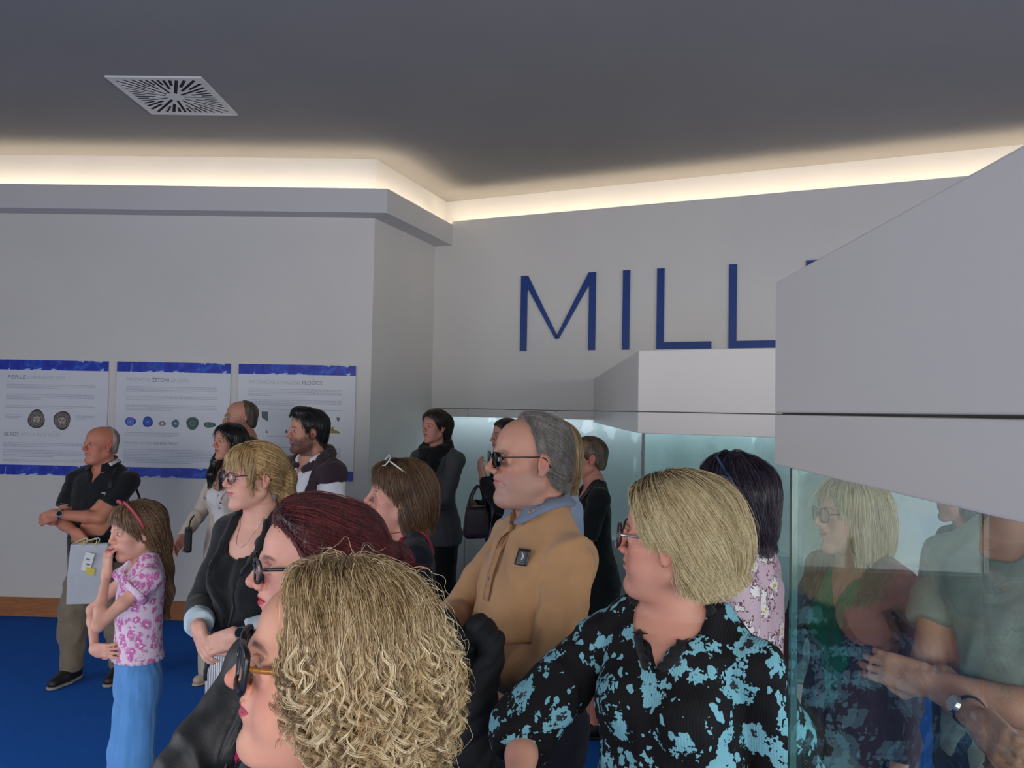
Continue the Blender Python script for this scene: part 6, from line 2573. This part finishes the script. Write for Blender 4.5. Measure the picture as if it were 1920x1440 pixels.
def tee_beard_man():
    p = Person('bearded man in white shirt with maroon sweater over his shoulders', 577, 771, 4.5, 124, 106, 'm', h=0.006, girth=1.02, skin=(196, 146, 124), brow=(22, 18, 18), stubble=(40, 30, 28), nose=1.1, iris=(40, 30, 24), lips=(166, 100, 94))
    Person.stub_w = 0.95
    p.down(-1, 0.04, 0.07).down(1, 0.04, 0.07)
    p.build_body(1)
    p.top('white_shirt', M_WHITE, 0.014, 0.72, ([0, 0.72], [0.014, 0.026]), 0.47, 0.0, 0.5, ('none',), 0.006, extra=lambda S: (p.neck_hole(S, 0.070, 0.0, 0.02), p.v_neck(S, 0.79, 0.5)))
    mar = fabric('maroon_knit', lin(58, 44, 50), 0.95, folds=0.4)
    def ex(S):
        p.neck_hole(S, 0.085, 0.0, 0.02)
        S.add(lambda P: np.maximum(np.abs(P[:, 0]) - 0.118 + 0.05 * np.abs(P[:, 2] - 0.74 * p.H), 0.0 - P[:, 1]), (-0.1, 0, 0.4 * p.H), (0.1, 0.4, p.H), 0.006, 's')
    v = p.top('shoulder_sweater', mar, 0.028, 0.16, ([0, 0.2], [0.026, 0.022]), 0.50, 0.0, 0.5, ('none',), 0.009, extra=ex)
    a_ = np.linspace(0.55, 2 * np.pi - 0.55, 40)
    fr_ = (1 - np.cos(a_)) / 2
    P = np.stack([np.sin(a_) * 0.100, np.cos(a_) * 0.092 - 0.02, (0.805 + 0.062 * fr_) * p.H], 1)
    R_ = SDF()
    R_.chain([P[i] for i in range(0, 40, 3)], [0.030] * 14, 0.02)
    p.garment('rolled_collar', R_, mar, 0.007, 0.010, 16, parent=v)
    p.trousers(M_NAVY)
    p.shoes(M_DARKSHOE)
    hm = hair_mat('black_short_hair', lin(8, 8, 9), lin(18, 16, 17), lin(46, 42, 42), 0.4)
    def ex2(S_, f):
        S_.ell((0, 0.030, 0.112), (0.060, 0.062, 0.032), 0.02, fr=f)
    p.hair_cap(0.014, (0.020, 0.55), -0.065, ex2, hm, 0.005, grooves=0.004)
    p.strands(1800, 0.04, 0.0007, 6, lambda q, d: d + np.stack([0 * q[:, 0], 0.2 - 1.0 * (q[:, 1] < 0.02), 0.5 * (q[:, 2] > 0.09)], 1), hm, lift=0.001, jitter=0.003, seed=51, wave=0.003, freq=120, tone=(0, 0.8))
    p.glasses(M_BLACKFRAME, plain('mirror_blue', lin(110, 160, 220), 0.08, 0.8), 0.029, 0.020, 0.002, up=0.110, back=-0.075, tilt=0.75, name='sunglasses')
    p.finish()


def blazer_woman():
    p = Person('smiling blonde woman with fringe and glasses in black blazer, hands clasped', 476, 834, 2.76, 130, 116, 'f', h=0.005, girth=1.02, skin=(226, 176, 158), brow=(160, 126, 92), lips=(196, 110, 108), blush=0.6, pitch=-2)
    p.reach(-1, (-0.15, 0.205, 1.10), (-1, -0.6, -0.4), hdir=(0.85, 0.35, -0.35), palm=(0.2, -1, -0.2), curl=0.7)
    p.reach(1, (0.045, 0.215, 1.10), (1, -0.6, -0.4), hdir=(-0.75, 0.30, -0.55), palm=(-0.2, -1, -0.1), curl=0.8)
    p.build_body(1)
    p.top('black_top', M_BLACK2, 0.010, 0.2, 0.01, 0.585, neck=('round', 0.088, 0.075), h=0.008)
    bz = blazer(p, fabric('black_suiting', lin(27, 28, 31), 0.75, folds=0.25), hem=0.495, part=0.7, sleeve=1.70, zv=0.625, slope=0.42, buttons=plain('button_black', lin(30, 30, 30), 0.3), sinf=([0, 1, 1.7], [0.014, 0.020, 0.018]))
    for sd in (-1, 1):
        arm_ring(p, sd, 1.88, 0.022, 0.24, fabric('pale_blue_cuff', lin(186, 204, 214), 0.85), 'rolled_cuff', bz, 0.004)
    p.trousers(stripe_mat('white_blue_stripe', lin(204, 204, 204), lin(84, 90, 104), 82, 0.34), 0.018, 0.050, 0.02, h=0.0095, waist=0.60)
    p.shoes(plain('white_trainer', lin(210, 208, 204), 0.6))
    hm = hair_mat('honey_blonde_hair', lin(108, 80, 46), lin(186, 150, 98), lin(226, 200, 150), 0.36)
    def ex(S_, f):
        S_.ell((0, 0.048, 0.068), (0.060, 0.046, 0.042), 0.02, fr=f)
        for q in (-1, 1):
            S_.chain([(q * 0.062, 0.045, 0.05), (q * 0.068, 0.040, 0.005), (q * 0.066, 0.030, -0.035)], [.016, .012, .005], 0.01, fr=f)
        S_.chain([(0, -0.105, 0.03), (0, -0.135, -0.02), (0.0, -0.135, -0.10), (0.0, -0.125, -0.17)], [.038, .034, .032, .016], 0.02, fr=f)
    p.hair_cap(0.011, (0.030, 0.66), -0.062, ex, hm, 0.005, grooves=0.0025, ear=True)
    front = lambda q, d: np.where((q[:, 1] > 0.03)[:, None], d * np.array([1, 0.4, 1]) + np.array([0, 0.3, -0.5]), np.stack([0 * q[:, 0], -1 + 0 * q[:, 1], -0.4 - 1.5 * q[:, 2] * (q[:, 1] > -0.1)], 1))
    p.strands(3800, 0.09, 0.0006, 10, front, hm, lift=0.0008, jitter=0.002, seed=61, wave=0.001, freq=30, tone=(0, 0.9))
    p.glasses(plain('plum_frame', lin(58, 40, 52), 0.25), M_LENS, 0.025, 0.019, 0.0016, shape=2.6)
    p.watch(-1, M_WATCHDARK, M_WATCHDARK, 1.94, face_dir=(-0.3, 1, 0.4))
    nk = smooth_path([(0.055, 0.02, 0.845 * p.H), (0.03, 0.075, 0.80 * p.H), (0, 0.09, 0.785 * p.H), (-0.03, 0.075, 0.80 * p.H), (-0.055, 0.02, 0.845 * p.H)], 30)
    X = nk.copy()
    for _ in range(5):
        X = X + p.sdf.grad(X, 0.003) * (0.0015 - p.sdf.ev(X))[:, None]
    link('necklace', tube_mesh('necklace', X, 0.0009, 5), M_METAL, p.root)
    p.finish()


def scarf_woman():
    p = Person('woman in grey blazer and black scarf with crossed arms by the pillar', 816, 771, 5.67, 146, 130, 'f', h=0.007, girth=0.98, skin=(206, 152, 136), brow=(40, 28, 26), lips=(180, 90, 92))
    p.crossed(1.10, 0.20)
    p.build_body(1)
    p.top('black_top', M_BLACK2, 0.010, 0, 0.01, 0.5, neck=('round', 0.075, 0.02), h=0.008)
    blazer(p, fabric('grey_suiting', lin(74, 76, 80), 0.85), hem=0.455, zv=0.60, slope=0.42, inf=0.020)
    S = SDF()
    a_ = np.linspace(0, 2 * np.pi, 25)
    P = np.stack([np.sin(a_) * 0.085, np.cos(a_) * 0.085 + 0.005, (0.848 - 0.022 * np.cos(a_)) * p.H], 1)
    S.chain(list(P), [0.036] * 25, 0.02)
    S.chain([(0.03, 0.11, 0.80 * p.H), (0.02, 0.16, 0.74 * p.H), (0.0, 0.165, 0.66 * p.H)], [0.045, 0.055, 0.05], 0.03)
    S.chain([(-0.04, 0.11, 0.80 * p.H), (-0.03, 0.155, 0.74 * p.H), (-0.02, 0.16, 0.67 * p.H)], [0.04, 0.05, 0.045], 0.03)
    p.garment('scarf', S, fabric('black_scarf', lin(20, 20, 24), 0.95, folds=0.5), 0.007, 0.012, 12)
    p.trousers(M_BLACK2, 0.016, 0.03, 0.02)
    p.shoes(M_DARKSHOE)
    hm = hair_mat('dark_brown_hair', lin(26, 19, 17), lin(50, 38, 32), lin(86, 68, 56), 0.4)
    def ex(S_, f):
        S_.ell((0, -0.100, 0.020), (0.070, 0.055, 0.075), 0.02, fr=f)
        S_.ell((0.01, -0.105, -0.045), (0.058, 0.042, 0.045), 0.02, fr=f)
    p.hair_cap(0.014, (0.026, 0.62), -0.08, ex, hm, 0.005, grooves=0.004, ear=False)
    p.strands(900, 0.09, 0.0008, 8, lambda q, d: d + np.array([0, -0.8, 0]), hm, lift=0.001, jitter=0.004, seed=71, wave=0.004, freq=60, tone=(0, 0.8))
    p.finish()


def jacket_person():
    p = Person('dark-haired person in black jacket, half hidden by the grey-haired man', 949, 788, 5.2, 116, 112, 'f', h=0.007, skin=(206, 156, 138), brow=(40, 30, 28), H=1.73)
    p.reach(1, (0.06, 0.24, 1.17), (1, -1, -0.3), palm=(-1, 0, 0), curl=0.9)
    p.reach(-1, (-0.06, 0.22, 1.36), (-1, 0, -1), hdir=(0.3, 0.2, 1), palm=(0, -1, 0), curl=0.8)
    p.build_body(1)
    p.top('pale_dress', fabric('pale_lilac', lin(190, 194, 218), 0.9), 0.012, 0, 0.01, 0.36, flare=0.06, neck=('round', 0.08, 0.03), h=0.008)
    blazer(p, M_BLACK, hem=0.52, inf=0.022, name='jacket')
    p.trousers(M_BLACK2)
    p.shoes(M_DARKSHOE)
    hm = hair_mat('dark_brown_hair', lin(26, 19, 17), lin(50, 38, 32), lin(86, 68, 56), 0.4)
    p.hair_cap(0.012, (0.026, 0.62), -0.085, hair_sides(rz=0.07), hm, 0.005, grooves=0.003, ear=False)
    p.finish()
    W = p.arm[1][2]
    c = at(893, 976, 5.0)
    b = empty('handbag', (c.x, c.y, c.z - 0.11), 0.3, label='dark plum leather handbag with two handles beside the padded shoulder', category='handbag')
    b['label'] = 'dark plum leather handbag with two handles near the showcase'
    S = SDF()
    S.rbox((0, 0, 0.10), (0.085, 0.045, 0.105), 0.035, 0.01)
    S.cut(lambda P: (np.abs(P[:, 0]) - 0.095 + 0.18 * P[:, 2]), 0.006)
    V, Q = S.mesh(0.006)
    lea = plain('plum_leather', lin(46, 30, 40), 0.4, var=0.2, bump=0.2, bscale=80)
    link('bag_body', raw_mesh('bag_body', V, Q), lea, b)
    for s_ in (-1, 1):
        pth = smooth_path([(-0.045, s_ * 0.03, 0.19), (-0.035, s_ * 0.026, 0.27), (0.01, s_ * 0.02, 0.335), (0.045, s_ * 0.026, 0.27), (0.05, s_ * 0.03, 0.19)], 22)
        link('handle', tube_mesh('handle', pth, 0.006, 6), lea, b)


def blonde_back():
    p = Person('long-haired blonde person in pale blue right behind the grey-haired man', 1024, 790, 2.85, 75, 70, 'f', h=0.006, skin=(220, 168, 150), brow=(140, 110, 80))
    p.down(-1).down(1)
    p.build_body(1)
    p.top('shirt', fabric('pale_blue_shirt', lin(170, 192, 222), 0.85), 0.016, 1.9, 0.014, 0.47, neck=('round', 0.07, 0.02))
    p.trousers(M_NAVY)
    p.shoes(M_DARKSHOE)
    hm = hair_mat('sandy_blonde_hair', lin(108, 84, 54), lin(176, 146, 104), lin(214, 190, 150), 0.4)
    def ex(S_, f):
        S_.ell((0, -0.085, -0.04), (0.080, 0.055, 0.12), 0.03, fr=f)
        for q in (-1, 1):
            S_.ell((q * 0.066, -0.035, -0.05), (0.03, 0.055, 0.11), 0.02, fr=f)
    p.hair_cap(0.014, (0.028, 0.62), -0.16, ex, hm, 0.005, grooves=0.003, ear=False)
    p.strands(2200, 0.15, 0.0006, 12, None, hm, lift=0.001, jitter=0.002, seed=81, wave=0.001, freq=20, tone=(0, 0.9))
    p.finish()


def crossbody_woman():
    p = Person('short-haired woman in black dress with crossbody bag strap by the showcase corner', 1102, 822, 4.4, 100, 102, 'f', h=0.006, girth=1.02, skin=(206, 138, 124), brow=(120, 90, 70), blush=0.9, lips=(180, 90, 90))
    p.reach(-1, (-0.05, 0.24, 0.98), (-1, -0.6, -0.2), hdir=(0.5, 0.3, -0.8), palm=(0.3, -1, 0), curl=0.6)
    p.reach(1, (0.06, 0.25, 0.98), (1, -0.6, -0.2), hdir=(-0.5, 0.3, -0.8), palm=(-0.3, -1, 0), curl=0.6)
    p.build_body(1)
    p.top('black_dress', M_BLACK2, 0.014, 0.78, 0.016, 0.30, flare=0.06, hang=0.4, neck=('round', 0.078, 0.02), wrinkle=0.006)
    S = p.last
    H, L = p.H, p.L
    link('bag_strap', strap('bag_strap', S, [(-0.10 * L, -0.06, 0.80 * H), (-0.10 * L, 0.0, 0.84 * H), (-0.085 * L, 0.09, 0.80 * H), (-0.02 * L, 0.16, 0.72 * H), (0.08 * L, 0.14, 0.62 * H), (0.17 * L, 0.05, 0.54 * H)], 0.03, n=44), plain('strap_brown_black', lin(34, 30, 28), 0.5), p.root)
    bk = strap('buckle', S, [(0.0 * L, 0.17, 0.695 * H), (0.045 * L, 0.16, 0.66 * H)], 0.044, 0.005, n=8, off=0.007)
    link('buckle', bk, plain('buckle_beige', lin(196, 184, 168), 0.4), p.root)
    p.shoes(M_DARKSHOE)
    hm = hair_mat('short_ash_hair', lin(74, 56, 44), lin(116, 92, 72), lin(150, 126, 102), 0.5)
    p.hair_cap(0.012, (0.026, 0.62), -0.07, None, hm, 0.005, grooves=0.003)
    p.finish()


def purple_person():
    p = Person('person with dark purple hair and pink flowered blouse behind the blonde bob', 1372, 858, 2.2, 78, 52, 'f', h=0.005, girth=1.05, skin=(216, 150, 134), brow=(60, 40, 40), blush=1.0)
    p.down(-1).down(1)
    p.build_body(1)
    fl = pattern_mat('pink_mixed_print', lin(206, 180, 192), lin(232, 228, 228), scale=15, thr=0.36, second=lin(214, 176, 64), edge=lin(112, 62, 84))
    p.top('flowered_blouse', fl, 0.016, 1.3, 0.02, 0.46, flare=0.03, hang=0.5, neck=('round', 0.07, 0.01), wrinkle=0.006)
    p.trousers(M_BLACK)
    p.shoes(M_DARKSHOE)
    hm = hair_mat('purple_black_hair', lin(20, 14, 22), lin(44, 34, 48), lin(86, 72, 90), 0.35)
    def ex(S_, f):
        S_.ell((0, -0.085, 0.015), (0.078, 0.060, 0.085), 0.03, fr=f)
        S_.ell((0, -0.095, -0.07), (0.066, 0.045, 0.075), 0.03, fr=f)
    p.hair_cap(0.016, (0.026, 0.60), -0.075, ex, hm, 0.005, grooves=0.004)
    p.strands(3000, 0.09, 0.0006, 9, lambda q, d: d + np.array([0, -0.6, 0]), hm, lift=0.001, jitter=0.003, seed=91, wave=0.002, freq=40, tone=(0, 0.9))
    p.glasses(M_BLACKFRAME, plain('mirror_dark_blue', lin(60, 84, 120), 0.08, 0.7), 0.029, 0.021, 0.0026, up=0.118, back=-0.085, tilt=0.75, name='sunglasses', temple=plain('temple_blue', lin(70, 104, 150), 0.15, 0.5), temple_r=0.003)
    p.finish()


def green_woman():
    p = Person('blonde woman with black glasses and green top seen through the glass case', 1594, 899, 2.5, 136, 116, 'f', h=0.005, girth=1.0, hs=1.07, skin=(214, 164, 146), brow=(110, 84, 62), lips=(176, 96, 92))
    p.down(-1, 0.05, 0.05)
    p.reach(1, (0.10, 0.26, 1.0), (1, -0.5, -0.5), palm=(-0.3, -1, 0), curl=0.6)
    p.build_body(1)
    p.top('green_top', fabric('emerald_satin', lin(20, 120, 84), 0.45, folds=0.3), 0.012, 0, 0.01, 0.46, neck=('v', 0.082, 0.745, 0.42), h=0.008)
    blazer(p, fabric('maroon_jacket', lin(72, 50, 58), 0.85), hem=0.44, zv=0.52, slope=0.30, inf=0.022, part=0.3)
    p.trousers(M_NAVY)
    p.shoes(M_DARKSHOE)
    hm = hair_mat('straight_blonde_hair', lin(104, 82, 50), lin(190, 158, 108), lin(228, 204, 158), 0.36)
    def ex(S_, f):
        for q in (-1, 1):
            S_.ell((q * 0.066, -0.030, -0.045), (0.030, 0.058, 0.105), 0.02, fr=f)
            S_.ell((q * 0.060, 0.020, 0.050), (0.026, 0.045, 0.045), 0.02, fr=f)
        S_.ell((0, -0.085, -0.045), (0.075, 0.050, 0.115), 0.03, fr=f)
    p.hair_cap(0.015, (0.030, 0.60), -0.15, ex, hm, 0.005, grooves=0.004, ear=False)
    p.strands(3500, 0.15, 0.0006, 12, None, hm, lift=0.001, jitter=0.003, seed=95, wave=0.002, freq=22, tone=(0, 1), crown=(0, 0.0, 0.14))
    p.glasses(M_BLACKFRAME, M_LENS, 0.026, 0.022, 0.002, shape=2.4)
    p.finish()


def tee_man():
    p = Person('man in grey-green tee with crossed arms and watch behind the glass case', 1900, 772, 1.9, 146, 135, 'm', shz=0.782, h=0.005, girth=1.06, skin=(200, 150, 128), brow=(70, 54, 44))
    p.crossed(1.08, 0.20)
    p.build_body(1)
    gt = fabric('melange_tee', lin(128, 136, 126), 0.9, weave=400, folds=0.4, var=0.2)
    p.top('tee', gt, 0.014, 0.62, ([0, 0.62], [0.014, 0.026]), 0.47, 0.0, 0.6, ('round', 0.072, 0.02), 0.007, wscale=7)
    p.trousers(M_NAVY)
    p.shoes(M_DARKSHOE)
    hm = hair_mat('brown_crop_hair', lin(50, 38, 30), lin(84, 66, 52), lin(112, 90, 72), 0.5)
    p.hair_cap(0.009, (0.020, 0.55), -0.065, None, hm, 0.005, grooves=0.002)
    p.watch(1, plain('watch_strap', lin(34, 32, 32), 0.4), plain('watch_dial', lin(190, 194, 196), 0.2, 0.5), 1.80, face_dir=(0, 1, 0.4))
    p.finish()


def dark_person():
    p = Person('dark-haired person in blue far behind the glass case', 1800, 925, 3.3, 120, 112, 'f', h=0.007, H=1.58, skin=(180, 124, 108), brow=(30, 24, 24))
    p.down(-1).down(1)
    p.build_body(1)
    p.top('blue_shirt', fabric('mid_blue_shirt', lin(50, 70, 120), 0.9), 0.014, 1.9, 0.014, 0.47, neck=('round', 0.07, 0.02))
    p.trousers(M_BLACK2)
    p.shoes(M_DARKSHOE)
    hm = hair_mat('black_long_hair', lin(9, 8, 10), lin(20, 17, 19), lin(50, 44, 46), 0.3)
    p.hair_cap(0.013, (0.028, 0.62), -0.12, hair_sides(rz=0.09), hm, 0.006, grooves=0.003, ear=False)
    p.finish()
PEOPLE = [grey_man, floral_woman, curly_woman, red_woman, bob_woman, blazer_woman, girl, left_man, cream_woman, bald_man, tee_beard_man, scarf_woman, jacket_person, blonde_back, crossbody_woman, purple_person, green_woman, tee_man, dark_person]


# ================================================================ build everyone
for fn in PEOPLE:
    fn()
